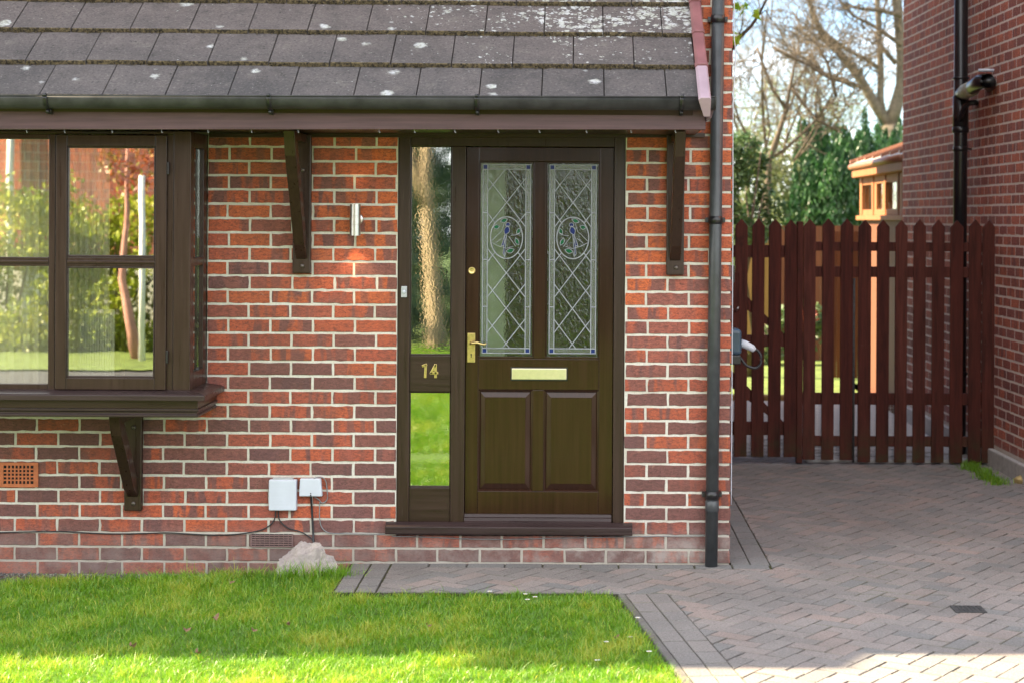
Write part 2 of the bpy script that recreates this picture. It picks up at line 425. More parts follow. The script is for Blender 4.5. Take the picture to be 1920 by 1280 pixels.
M['lawnbase'] = plain('turf', (0.10, 0.18, 0.018), 0.95, 0.45, 12, 0.6)
M['lawnback'] = plain('bright_turf', (0.115, 0.165, 0.026), 0.95, 0.5, 5, 0.6)
M['ground'] = plain('rough_grass', (0.085, 0.14, 0.025), 0.95, 0.4, 3, 0.5)
M['roofplain'] = plain('dark_roof_tiles', (0.06, 0.058, 0.06), 0.85, 0.3, 8, 0.4)
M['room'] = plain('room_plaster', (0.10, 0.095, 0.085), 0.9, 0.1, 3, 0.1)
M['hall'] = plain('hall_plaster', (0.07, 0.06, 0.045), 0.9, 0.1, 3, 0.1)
M['curtain'] = plain('pale_curtain', (0.85, 0.82, 0.70), 0.9, 0.1, 5, 0.1)
M['blind'] = plain('white_slats', (0.75, 0.74, 0.68), 0.6, 0.05, 20, 0.05)
M['purple'] = plain('purple_fabric', (0.085, 0.02, 0.045), 0.8, 0.5, 90, 0.4)
M['whitepost'] = plain('white_post_paint', (0.82, 0.82, 0.8), 0.5, 0.05, 10, 0.05)
M['yellowish'] = plain('sandstone', (0.45, 0.33, 0.14), 0.9, 0.3, 20, 0.5)

def rock_mat():
    t = NT('pale_quartz_rock'); v = t.coord('Object')
    n = t.noise(v, 9, 6, 0.65); f = t.noise(v, 55, 5, 0.7); o = t.noise(v, 4.5, 3, 0.5)
    c = t.mix(t.ramp(n, [(0.35, 0), (0.65, 1)]), (0.30, 0.265, 0.26), (0.47, 0.41, 0.37))
    c = t.mix(t.ramp(o, [(0.58, 0), (0.70, 0.55)]), c, (0.42, 0.24, 0.11))
    vo = t.n('ShaderNodeTexVoronoi', Vector=v, Scale=16, _feature='DISTANCE_TO_EDGE').outputs[0]
    c = t.mix(t.math('MULTIPLY', t.ramp(vo, [(0.0, 0.5), (0.04, 0.0)]), t.ramp(n, [(0.45, 0.0), (0.6, 1.0)])), c, (0.2, 0.17, 0.16))
    return t.done(t.principled(c, 0.75, t.bump(t.math('ADD', f, n), 0.8, 0.012)))
M['rock'] = rock_mat()

def glass_mat(name, refl, tintc=(0.82, 0.85, 0.82), rough=0.0, bump_scale=None, bump_str=0.1, dist=0.003, stretch=(1, 1, 1)):
    t = NT(name)
    nrm = None
    if bump_scale:
        v = t.coord('Object', stretch)
        nz = t.noise(v, bump_scale, 2, 0.5, 0.4)
        nrm = t.bump(nz, bump_str, dist)
    tr = t.n('ShaderNodeBsdfTransparent', Color=tintc)
    g = t.n('ShaderNodeBsdfGlossy', Roughness=rough, Color=(0.96, 0.98, 0.96))
    if nrm is not None: t.set(g.inputs['Normal'], nrm)
    m = t.n('ShaderNodeMixShader'); t.set(m.inputs[0], refl); t.set(m.inputs[1], tr.outputs[0]); t.set(m.inputs[2], g.outputs[0])
    return t.done(m.outputs[0])
M['glass'] = glass_mat('window_glass', 0.38, (0.94, 0.95, 0.92), bump_scale=1.6, bump_str=0.03, dist=0.01)
M['glass_side'] = glass_mat('side_window_glass', 0.5)
M['glass_light'] = glass_mat('sidelight_glass', 0.38, (0.50, 0.58, 0.54), 0.012, 70, 0.05, 0.001)
def hammered():
    t = NT('hammered_door_glass')
    v = t.coord('Object', (1, 1, 0.55))
    nz = t.noise(v, 70, 2, 0.55, 0.5)
    nrm = t.bump(nz, 0.6, 0.005)
    r = t.n('ShaderNodeBsdfRefraction', Roughness=0.02, IOR=1.35, Color=(0.72, 0.78, 0.72)); t.set(r.inputs['Normal'], nrm)
    g = t.n('ShaderNodeBsdfGlossy', Roughness=0.04, Color=(0.95, 0.97, 0.95)); t.set(g.inputs['Normal'], nrm)
    m = t.n('ShaderNodeMixShader'); t.set(m.inputs[0], 0.055); t.set(m.inputs[1], r.outputs[0]); t.set(m.inputs[2], g.outputs[0])
    return t.done(m.outputs[0])
M['glass_tex'] = hammered()
M['glass_rim'] = glass_mat('frosted_border_glass', 0.11, (0.52, 0.58, 0.56), 0.25, 200, 0.5, 0.003)

# ------------------------------------------------------------------ brick wall builder
COURSE, PITCH = 26.78*D/F, 79.2*D/F
def brick_face(mb, fn, u0, u1, z0, z1, zline, uphase, openings=(), seed=1, hot=None, course=COURSE, pitch=PITCH, gap=0.0065, proud=0.0035):
    """fn(u, n, z) -> world point; bricks stand 0..5 mm proud of n=0"""
    rg = random.Random(seed)
    k0 = math.floor((z0 - zline)/course); k1 = math.ceil((z1 - zline)/course)
    for k in range(k0, k1):
        za, zb = zline + k*course + gap, zline + (k+1)*course - gap
        za, zb = max(za, z0), min(zb, z1)
        if zb - za < 0.02: continue
        zm = (za + zb)/2
        row_j = rg.uniform(-0.004, 0.004)
        ph = uphase + (0.5*pitch if k % 2 else 0) + row_j
        i0 = math.floor((u0 - ph)/pitch) - 1; i1 = math.ceil((u1 - ph)/pitch) + 1
        js = [ph + i*pitch + rg.uniform(-0.004, 0.004) for i in range(i0, i1+1)]
        for a, b in zip(js, js[1:]):
            spans = [(a + gap, b - gap)]
            r1, r2, r3 = rg.random(), rg.random(), rg.random()
            du, dv = rg.random()*60, rg.random()*60
            for (oa, ob, oza, ozb) in openings:
                if oza < zm < ozb:
                    new = []
                    for s, e in spans:
                        if e <= oa or s >= ob: new.append((s, e)); continue
                        if s < oa: new.append((s, oa - 0.002))
                        if e > ob: new.append((ob + 0.002, e))
                    spans = new
            for s, e in spans:
                s, e = max(s, u0), min(e, u1)
                if e - s < 0.018: continue
                tone = r1
                if hot: tone = min(1.0, max(0.0, hot(zm, r1)))
                mb.tint = (tone, r2, r3)
                out = proud + proud*rg.uniform(-0.35, 0.5)
                tilt = rg.uniform(-0.2, 0.2)*proud
                nu = max(2, int((e - s)/0.03))
                ring = []
                J = 0.0014 if rg.random() < 0.75 else 0.0032
                for i in range(nu): ring.append((s + (e-s)*i/nu, za + rg.uniform(-J, J)))
                for i in range(2): ring.append((e + rg.uniform(-J, J), za + (zb-za)*i/2))
                for i in range(nu): ring.append((e - (e-s)*i/nu, zb + rg.uniform(-J, J)))
                for i in range(2): ring.append((s + rg.uniform(-J, J), zb - (zb-za)*i/2))
                cu, cz = (s+e)/2, zm
                def ins(p, q):
                    x, z = p
                    x += q if x < cu else -q; z += q if z < cz else -q
                    return (x, z)
                base = [mb.vert(fn(x, -0.012, z)) for x, z in ring]
                mid = [mb.vert(fn(x, out - min(0.0022, 0.6*proud), z)) for x, z in ring]
                inr = [ins(p, 0.0022) for p in ring]
                top = [mb.vert(fn(x, out + tilt*(1 if x < cu else -1), z)) for x, z in inr]
                uvr = [(x - s + du, z - za + dv) for x, z in ring]; uvi = [(x - s + du, z - za + dv) for x, z in inr]
                n = len(ring)
                for i in range(n):
                    j = (i+1) % n
                    mb.face((base[i], base[j], mid[j], mid[i]), [uvr[i], uvr[j], uvr[j], uvr[i]])
                    mb.face((mid[i], mid[j], top[j], top[i]), [uvr[i], uvr[j], uvi[j], uvi[i]])
                mb.face(top, uvi)

# ================================================================== OUR HOUSE
wallf = mk(958, 640)
XL = wallf(-430, 640, D).x                       # left end of what is built
XC = wallf(1371, 640, D).x                       # right corner of the house
EAVE = 4.75
XLL = -15.0
house = empty('brick_house', 'red brick house with dark brown panelled front door, oriel bay window and grey tiled canopy', 'house', (0, D, 0))
door_f = mk(958, 620)
bay_f = mk(180, 500)
dx0, dx1 = door_f(744.5, 0, D).x, door_f(1171.5, 0, D).x
dz0, dz1 = door_f(0, 1004, D).z, door_f(0, 250, D).z
bx1 = bay_f(389, 0, D).x
bz0, bz1 = bay_f(0, 768, D).z, bay_f(0, 246, D).z
ZL = P(1250, 1003, D).z                          # a mortar line
UPH = P(1210, 990, D).x                          # a perpend joint in the course above it
xr = P(1312, 150, 8.9).x
opn = [(dx0, dx1, dz0 - 0.02, dz1), (XL - 1, bx1, bz0, bz1), (XL - 1, xr + 0.03, 2.72, EAVE)]
mb = MB()
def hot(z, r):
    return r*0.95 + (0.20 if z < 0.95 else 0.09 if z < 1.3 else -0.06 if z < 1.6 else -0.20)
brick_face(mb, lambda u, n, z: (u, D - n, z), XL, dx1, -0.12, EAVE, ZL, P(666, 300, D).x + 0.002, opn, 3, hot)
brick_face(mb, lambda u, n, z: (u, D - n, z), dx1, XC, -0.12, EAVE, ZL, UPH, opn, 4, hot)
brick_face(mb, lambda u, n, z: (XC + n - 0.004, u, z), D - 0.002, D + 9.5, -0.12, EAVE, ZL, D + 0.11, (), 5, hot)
reparent(mb.build('wall', M['brick']), house)
mb = MB()
g = 0.0035
for (x0, x1, z0, z1) in [(xr + 0.03, XC - 0.006, 2.72, EAVE), (dx1, XC - 0.006, -0.15, 2.7198), (bx1, dx0, -0.15, 2.72), (dx0, dx1, -0.15, dz0), (dx0, dx1, dz1, 2.72), (XL, bx1, -0.15, bz0), (XL, bx1, bz1, 2.72)]:
    mb.box((x0, D + 0.0005, z0), (x1, D + 0.11, z1))
mb.box((XC - 0.12, D + 0.1105, -0.15), (XC - 0.0065, D + 9.5, EAVE))
reparent(mb.build('mortar_joints', M['mortar']), house)
# rear and left walls, ceiling between storeys, main roof (unseen from here, they cast the shade)
mb = MB()
mb.box((XLL, D + 9.4, -0.1), (XC - 0.125, D + 9.5, EAVE)); mb.box((XLL - 0.1, D + 0.12, -0.1), (XLL, D + 9.5, EAVE)); mb.box((XLL, D, -0.1), (XL - 0.001, D + 0.1, EAVE)); mb.box((XL, D + 0.75, 2.601), (xr + 0.029, D + 0.85, EAVE)); mb.box((xr + 0.03, D + .112, 2.9), (xr + 0.08, D + 0.85, EAVE))
mb.box((XL, D + 0.115, 2.45), (XC - 0.125, D + 9.39, 2.6))
reparent(mb.build('rear_wall', M['mortar_n']), house)
mb = MB()
RID = 7.3
def roof_prism(mb, x0, x1, y0, y1, ze, zr, t=0.12):
    ym = (y0+y1)/2
    a = [(x0, y0, ze), (x0, ym, zr), (x0, y1, ze), (x0, y1, ze + t), (x0, ym, zr + t), (x0, y0, ze + t)]
    b = [(x1, y, z) for _, y, z in a]
    mb.hexa(a, b)
roof_prism(mb, XLL - 0.2, XC + 0.12, D - 0.24, D + 9.74, EAVE, RID)
roof_prism(mb, -6.8, -5.34, D - 0.50, D + 3.0, EAVE - 0.02, RID - 1.9)  # unseen roof projection, added to step the shadow edge on the drive
reparent(mb.build('main_roof', M['roofplain']), house)

# ---------------------------------------------------------------- canopy roof
can = MB()
PITCH_R = R(35); g_len, t_w, t_th = 0.330, 0.3065, 0.026
e0 = P(640, 182, 8.85)                            # tile edge over the gutter
xr = P(1312, 150, 8.9).x
tilt_x = -0.0022
rt = random.Random(11)
sl = Vector((0, math.cos(PITCH_R), math.sin(PITCH_R))); nr = Vector((0, -math.sin(PITCH_R), math.cos(PITCH_R)))
ph0 = P(75.6, 175, 8.87).x
for r in range(6):
    phx = ph0 + (0.5*t_w if r % 2 else 0)
    i0 = math.floor((XL - phx)/t_w)
    for i in range(i0, 40):
        x0, x1 = phx + i*t_w + 0.0022, phx + (i+1)*t_w - 0.0022
        x1 = min(x1, xr)
        if x1 - x0 < 0.03: continue
        jit = rt.uniform(-0.003, 0.003)
        L = 0.40
        b0 = Vector((0, e0.y, e0.z)) + sl*(r*g_len + jit) + nr*(0.0 + rt.uniform(-0.0015, 0.0015))
        b1 = b0 + sl*L - nr*0.028
        pts = []
        for q, z in ((b0, 0), (b1, 0)):
            pts.append(q)
        dzx = lambda x: Vector((0, 0, tilt_x*(x + 1.2)))
        lo = [b0 - nr*t_th, b1 - nr*t_th]; hi = [b0 + sl*0.004, b1]
        A = [Vector((x0, 0, 0)) + p for p in (lo[0], lo[1], hi[1], hi[0])]
        B = [Vector((x1, 0, 0)) + p for p in (lo[0], lo[1], hi[1], hi[0])]
        A = [p + dzx(x0) for p in A]; B = [p + dzx(x1) for p in B]
        ia = [can.vert(p) for p in A]; ib = [can.vert(p) for p in B]
        tn = rt.random()
        can.tint = (tn, 0.0, rt.random())
        can.face((ia[3], ib[3], ib[2], ia[2]))           # top
        can.face((ia[1], ib[1], ib[0], ia[0]))           # underside
        can.face((ia[0], ia[1], ia[2], ia[3])); can.face((ib[3], ib[2], ib[1], ib[0]))
        can.face((ia[2], ib[2], ib[1], ia[1]))
        can.tint = (tn, 1.0, rt.random())                # mossy front edge
        can.face((ia[0], ib[0], ib[3], ia[3]))
canopy = reparent(can.build('canopy_roof', M['tile'], bevel=0.0025, seg=1), house)
# moss and grit lying along each course step
mo = MB(); mo.smooth = False
for r in range(1, 4):
    for k in range(1500):
        x = rt.uniform(XL, xr - 0.01)
        if noise.noise(Vector((x*3.1, r*7.7, 0))) < -0.25: continue
        b = Vector((x, e0.y, e0.z + tilt_x*(x+1.2))) + sl*(r*g_len - rt.uniform(-0.002, 0.010)) + nr*(-t_th*rt.uniform(0.0, 1.05))
        s = rt.uniform(0.002, 0.006)
        mo.tint = (rt.random(), 1, rt.random())
        a = Vector((rt.uniform(-1, 1), rt.uniform(-1, 1), rt.uniform(-1, 1))).normalized()*s
        c = a.orthogonal().normalized()*s; d2 = a.cross(c).normalized()*s
        q = [mo.vert(b + w) for w in (a, c, d2, -a - c - d2)]
        for f in ((0, 1, 2), (0, 2, 3), (0, 3, 1), (1, 3, 2)): mo.face([q[t] for t in f])
mm = reparent(mo.build('moss', M['tile']), canopy)
mm.parent = canopy; mm.matrix_parent_inverse = Matrix()
# support deck under the tiles
mb = MB()
lo = Vector((0, e0.y + 0.06, e0.z)) - nr*0.06; hi = lo + sl*1.95
mb.hexa([Vector((XL, 0, 0)) + p for p in (lo, hi, hi - nr*0.03, lo - nr*0.03)], [Vector((xr - 0.03, 0, 0)) + p for p in (lo, hi, hi - nr*0.03, lo - nr*0.03)])
DF = 8.97
# soffit and gable cheek (closes the canopy's right end)
zs = P(640, 243, DF).z + 0.012
mb.box((XL, DF + 0.03, zs), (P(1318, 240, DF).x, D - 0.006, zs + 0.015))
xe = P(1318, 240, DF).x
mb.hexa([(xe - 0.03, DF + 0.03, zs + 0.016), (xe - 0.03, D - 0.006, zs + 0.016), (xe - 0.03, D - 0.006, 2.9), (xe - 0.03, DF + 0.03, e0.z - 0.02)],
        [(xe - 0.002, DF + 0.03, zs + 0.016), (xe - 0.002, D - 0.006, zs + 0.016), (xe - 0.002, D - 0.006, 2.9), (xe - 0.002, DF + 0.03, e0.z - 0.02)])
reparent(mb.build('soffit', M['woodx']), house)
# fascia
mb = MB()
def slab_px(mb, pts, d, th):
    a = [P(x, y, d) for x, y in pts]
    b = [p + Vector((0, th, 0)) for p in a]
    mb.hexa(b, a)
slab_px(mb, [(-430, 243), (1323, 243.5), (1323, 197), (-430, 195)], DF, 0.024)
reparent(mb.build('fascia', M['fascia'], bevel=0.003), house)
# thin batten under the fascia, against the wall
mb = MB()
slab_px(mb, [(392, 258), (1322, 258), (1322, 250), (392, 250)], D - 0.03, 0.024)
reparent(mb.build('ledger_strip', M['woodx'], bevel=0.002), house)
# end box of the eaves
mb = MB()
slab_px(mb, [(1324, 228), (1334, 222), (1339, 205), (1324, 205)], DF - 0.02, 0.12)
reparent(mb.build('eaves_end', M['fascia'], bevel=0.002), house)
# hooks along the fascia
for px in (50, 121, 210, 303, 390, 471, 559, 711, 777, 853, 934, 1011, 1099, 1183, 1266):
    mb = MB(); mb.smooth = True
    p = P(px, 243, DF + 0.012)
    q = [p + Vector((0, 0, 0.004)), p + Vector((0, 0, -0.012)), p + Vector((0.003, -0.004, -0.018)), p + Vector((0.006, -0.006, -0.013))]
    mb.tube(q, 0.0011, 5)
    reparent(mb.build('cable_hook', M['grey_pl']), house)

# gutter: half round shell
def half_pipe(mb, p0, p1, r, th, n=14):
    p0, p1 = Vector(p0), Vector(p1)
    rings = []
    for p in (p0, p1):
        o = [p + Vector((0, -math.cos(a)*r, -math.sin(a)*r*1.05)) for a in [math.pi*k/n for k in range(n+1)]]
        i = [p + Vector((0, -math.cos(a)*(r-th), -math.sin(a)*(r-th)*1.05)) for a in [math.pi*k/n for k in range(n, -1, -1)]]
        rings.append([mb.vert(q) for q in o + i])
    m = len(rings[0])
    for k in range(m):
        mb.face((rings[0][k], rings[0][(k+1) % m], rings[1][(k+1) % m], rings[1][k]))
    for rg in rings:
        for k in range(n):
            mb.face((rg[k], rg[k+1], rg[m-2-k], rg[m-1-k]))
GD = 8.905
mb = MB(); mb.smooth = True
ga, gb = P(-430, 180, GD), P(1340, 184, GD)
half_pipe(mb, ga, gb, 0.058, 0.004)
for p, s in ((gb, 0.004),):
    n = 14
    ring = [p + Vector((0, -math.cos(a)*0.0595, -math.sin(a)*0.0595*1.05)) for a in [math.pi*k/n for k in range(n+1)]]
    mb.smooth = False
    mb.hexa([q - Vector((0.002, 0, 0)) for q in ring], [q + Vector((s, 0, 0)) for q in ring])
    mb.smooth = True
mb.tube([ga + Vector((0, -0.058, 0.001)), gb + Vector((0, -0.058, 0.001))], 0.0045, 6)
gut = reparent(mb.build('gutter', M['gutter']), house)
for px in (90, 507, 895, 1278):
    mb = MB(); mb.smooth = True
    c = ga.lerp(gb, (px + 430)/1770)
    half_pipe(mb, c - Vector((0.011, 0, 0)), c + Vector((0.011, 0, 0)), 0.0625, 0.006)
    mb.box((c.x - 0.009, c.y - 0.066, c.z - 0.004), (c.x + 0.009, c.y - 0.054, c.z + 0.012))
    mb.box((c.x - 0.008, c.y + 0.02, c.z - 0.085), (c.x + 0.008, DF - 0.001, c.z - 0.05))
    mb.box((c.x - 0.007, c.y - 0.012, c.z - 0.082), (c.x + 0.007, c.y + 0.014, c.z - 0.066))
    o = reparent(mb.build('gutter_clip', M['black']), house); o.parent = gut; o.matrix_parent_inverse = Matrix()
# verge capping, three overlapping lengths
vg = None
for k, (m, a, b) in enumerate(((M['verge_pale'], -0.03, 0.30), (M['verge'], 0.285, 0.63), (M['verge'], 0.615, 0.96), (M['verge'], 0.945, 1.3))):
    mb = MB()
    base = Vector((0, e0.y, e0.z - 0.008 + tilt_x*1.7))
    q0, q1 = base + sl*a + nr*(0.004 + 0.004*k), base + sl*b + nr*(0.004 + 0.004*k)
    x0, x1 = xr - 0.012, xr + 0.050
    sec = [(x0, 0.022), (x0 + 0.012, 0.034), (x1 - 0.008, 0.034), (x1, 0.026), (x1, -0.075), (x0 + 0.03, -0.075)]
    mb.hexa([Vector((x, 0, 0)) + q1 + nr*h for x, h in sec], [Vector((x, 0, 0)) + q0 + nr*h for x, h in sec])
    # raised lip at the lower end
    sec2 = [(x0 - 0.003, 0.022), (x0 + 0.012, 0.039), (x1 - 0.006, 0.039), (x1 + 0.003, 0.028), (x1 + 0.003, -0.078), (x0 + 0.03, -0.078)]
    if k: mb.hexa([Vector((x, 0, 0)) + q0 + sl*0.035 + nr*h for x, h in sec2], [Vector((x, 0, 0)) + q0 - sl*0.004 + nr*h for x, h in sec2])
    reparent(mb.build('verge_cap', m, bevel=0.003), house)

# ---------------------------------------------------------------- gallows brackets
def bracket(px0, px1, pyt, pyb, proj, pcap, label=None, ztop=None):
    fr = mk((px0+px1)/2, (pyt+pyb)/2)
    x0, x1 = fr(px0, 0, D - 0.04).x, fr(px1, 0, D - 0.04).x
    zt, zb = fr(0, pyt, D - 0.04).z, fr(0, pyb, D - 0.04).z
    if ztop is not None: zt = ztop
    xm = (x0+x1)/2; w = (x1-x0)/2
    mb = MB()
    mb.box((x0, D - 0.045, zb), (x1, D - 0.006, zt))
    br = reparent(mb.build('gallows_bracket', M['wood'], bevel=0.006), house)
    if label: br['label'] = label
    mb = MB()
    ws = w*0.60
    z_s = zb + 0.075
    n = 8
    lo, hi = [], []
    for i in range(n+1):
        s = i/n
        y = D - 0.045 - (proj - 0.045)*s
        z = z_s + (zt - 0.045 - z_s)*(s**0.92)
        lo.append((y - 0.012 - 0.045*(1-abs(2*s-1))*0.0 - 0.028, z - 0.012)); hi.append((y + 0.022, z + 0.045))
    lo[0] = (D - 0.0455, z_s - 0.0); hi[0] = (D - 0.0455, z_s + 0.11)
    lo[-1] = (D - proj - 0.04, zt - 0.0025); hi[-1] = (D - proj + 0.06, zt - 0.0025)
    ring = lo + hi[::-1]
    mb.hexa([(xm + ws, y, z) for y, z in ring], [(xm - ws, y, z) for y, z in ring])
    o = mb.build('brace', M['wood'], bevel=0.004); o.parent = br; o.matrix_parent_inverse = br.matrix_parent_inverse @ Matrix() if False else Matrix()
    mb = MB()
    mb.box((xm - ws*0.9, D - proj - 0.0, zt - 0.045), (xm + ws*0.9, D - 0.0455, zt - 0.003))
    o = mb.build('arm', M['wood'], bevel=0.004); o.parent = br; o.matrix_parent_inverse = Matrix()
    for zz in (zb + 0.04, zt - 0.19 if zt - zb > 0.6 else zt - 0.10):
        mb = MB(); mb.smooth = True
        mb.lathe((xm + w*0.1, D - 0.046, zz), [(0.011, 0.0), (0.011, 0.004), (0.007, 0.008)], 12, Vector((0, -1, 0)))
        mb.smooth = False
        o = mb.build('bolt', M['bolt']); o.parent = br; o.matrix_parent_inverse = Matrix()
    return br
bracket(549, 583, 252, 513, 0.44, 0)
bracket(1250, 1283, 253, 516, 0.44, 0)

# ---------------------------------------------------------------- front door set
DD = D + 0.012      # frame face
DL = D + 0.030      # leaf face
def fbox(mb, f, px0, py0, px1, py1, d, th):
    a, b = f(px0, py1, d), f(px1, py0, d)
    mb.box((a.x, d, a.z), (b.x, d + th, b.z))
df = door_f
mb = MB()
fbox(mb, df, 745, 255, 768, 985, DD, 0.08)            # left jamb
fbox(mb, df, 1150.5, 255, 1171, 985, DD, 0.08)        # right jamb
fbox(mb, df, 768.2, 255, 1150.3, 275, DD - 0.002, 0.08) # head
fbox(mb, df, 846, 275.2, 872, 985, DD - 0.001, 0.08)  # mullion
frame = reparent(mb.build('door_frame', M['wood'], bevel=0.003), house)
sub = lambda o, p: (setattr(o, 'parent', p), setattr(o, 'matrix_parent_inverse', Matrix()), o)[2]
mb = MB()
fbox(mb, df, 768.2, 667, 845.8, 735, DD + 0.012, 0.05)
side = reparent(mb.build('side_light', M['woodx'], bevel=0.003), house)
mb = MB(); fbox(mb, df, 768.2, 914, 845.8, 985, DD + 0.012, 0.05); sub(mb.build('bottom_rail', M['woodx'], bevel=0.003), side)
for (y0, y1) in ((275.3, 667), (735, 914)):
    mb = MB(); fbox(mb, df, 768.4, y0, 845.6, y1, DD + 0.030, 0.006)
    sub(mb.build('pane', M['glass_light']), side)
    mb = MB()
    fbox(mb, df, 768.4, y1 - 3, 845.6, y1, DD + 0.020, 0.009)
    fbox(mb, df, 768.4, y0, 770.6, y1 - 3.1, DD + 0.020, 0.009)
    fbox(mb, df, 843.6, y0, 845.6, y1 - 3.1, DD + 0.020, 0.009)
    fbox(mb, df, 770.7, y0, 843.5, y0 + 2, DD + 0.020, 0.009)
    sub(mb.build('glazing_bead', M['wood'], bevel=0.002), side)
# house number 14
def digit(strokes, w=0.0115):
    mb = MB()
    for pts in strokes:
        for a, b in zip(pts, pts[1:]):
            a, b = Vector((a[0], a[1])), Vector((b[0], b[1]))
            t = (b - a).normalized(); n = Vector((-t.y, t.x))
            e = t*2.0
            q = [a - e - n*2.3, b + e - n*2.3, b + e + n*2.3, a - e + n*2.3]
            dd = DD + 0.008
            ps = [df(p.x, p.y, dd) for p in q]
            mb.hexa([p + Vector((0, 0.006, 0)) for p in ps], ps)
    return mb
sub(digit([[(793.5, 686.5), (799, 684.5)], [(798.7, 685), (797.6, 707)]]).build('number_one', M['brass'], bevel=0.0015), side)
sub(digit([[(816.5, 685), (808.5, 700)], [(808.5, 700.2), (820, 699.5)], [(817.2, 685), (817.2, 707)]]).build('number_four', M['brass'], bevel=0.0015), side)
# bell push
mb = MB(); fbox(mb, df, 751.5, 538, 762.5, 559, DD - 0.014, 0.013)
bell = reparent(mb.build('bell_push', M['grey_pl'], bevel=0.003), house)
mb = MB(); mb.smooth = True
p = df(757, 548, DD - 0.0145); mb.lathe(p, [(0.010, 0), (0.010, 0.003), (0.008, 0.005)], 14, Vector((0, -1, 0)))
sub(mb.build('button', M['white_pl']), bell)

# leaf: stiles and rails
mb = MB()
fbox(mb, df, 873, 276.5, 897, 982, DL, 0.045)
fbox(mb, df, 1123.5, 276.5, 1149.5, 982, DL, 0.045)
fbox(mb, df, 1000.5, 303.2, 1022.5, 671.8, DL + 0.0005, 0.044)
fbox(mb, df, 999.5, 730.2, 1020.5, 919.8, DL + 0.0005, 0.044)
for y0, y1 in ((276.5, 303), (672, 730), (920, 982)):
    fbox(mb, df, 897.2, y0, 1123.3, y1, DL + 0.0002, 0.0446)
leaf = reparent(mb.build('front_door', M['doorw'], bevel=0.0025), house)
leaf['label'] = 'dark brown gloss front door with two stained glass lights'
# weather bar
mb = MB()
a, b = df(872.5, 982.5, DL), df(1148, 962, DL)
prof = [(0.0, b.z), (0.010, b.z - 0.002), (0.014, b.z - 0.016), (0.024, b.z - 0.020), (0.027, b.z - 0.034), (0.036, b.z - 0.040), (0.036, a.z + 0.004), (0.030, a.z), (0.0, a.z)]
mb.hexa([(b.x, DL - 0.0003 - q, z) for q, z in prof], [(a.x, DL - 0.0003 - q, z) for q, z in prof])
sub(mb.build('weather_bar', M['sillw'], bevel=0.0015), leaf)
# raised panels
for (x0, x1) in ((897, 999.5), (1020.5, 1123.5)):
    mb = MB()
    o = [(x0, 730.2), (x1, 730.2), (x1, 919.8), (x0, 919.8)]
    def ringp(ix, iy, dep, f=df):
        return [f(x0 + ix, 730 + iy, DL + dep), f(x1 - ix, 730 + iy, DL + dep), f(x1 - ix, 920 - iy, DL + dep), f(x0 + ix, 920 - iy, DL + dep)]
    rings = [ringp(0.2, 0.2, 0.003), ringp(3.4, 3.4, 0.010), ringp(3.8, 3.8, 0.016), ringp(13.0, 14, 0.004), ringp(13.6, 14.6, 0.0025)]
    ids = [[mb.vert(p) for p in r] for r in rings]
    for r0, r1 in zip(ids, ids[1:]):
        for k in range(4): mb.face((r0[k], r0[(k+1) % 4], r1[(k+1) % 4], r1[k]))
    mb.face(ids[-1])
    bk = [mb.vert(p + Vector((0, 0.02, 0))) for p in rings[0]]
    mb.face(bk[::-1])
    for k in range(4): mb.face((bk[k], bk[(k+1) % 4], ids[0][(k+1) % 4], ids[0][k]))
    sub(mb.build('raised_panel', M['doorw']), leaf)
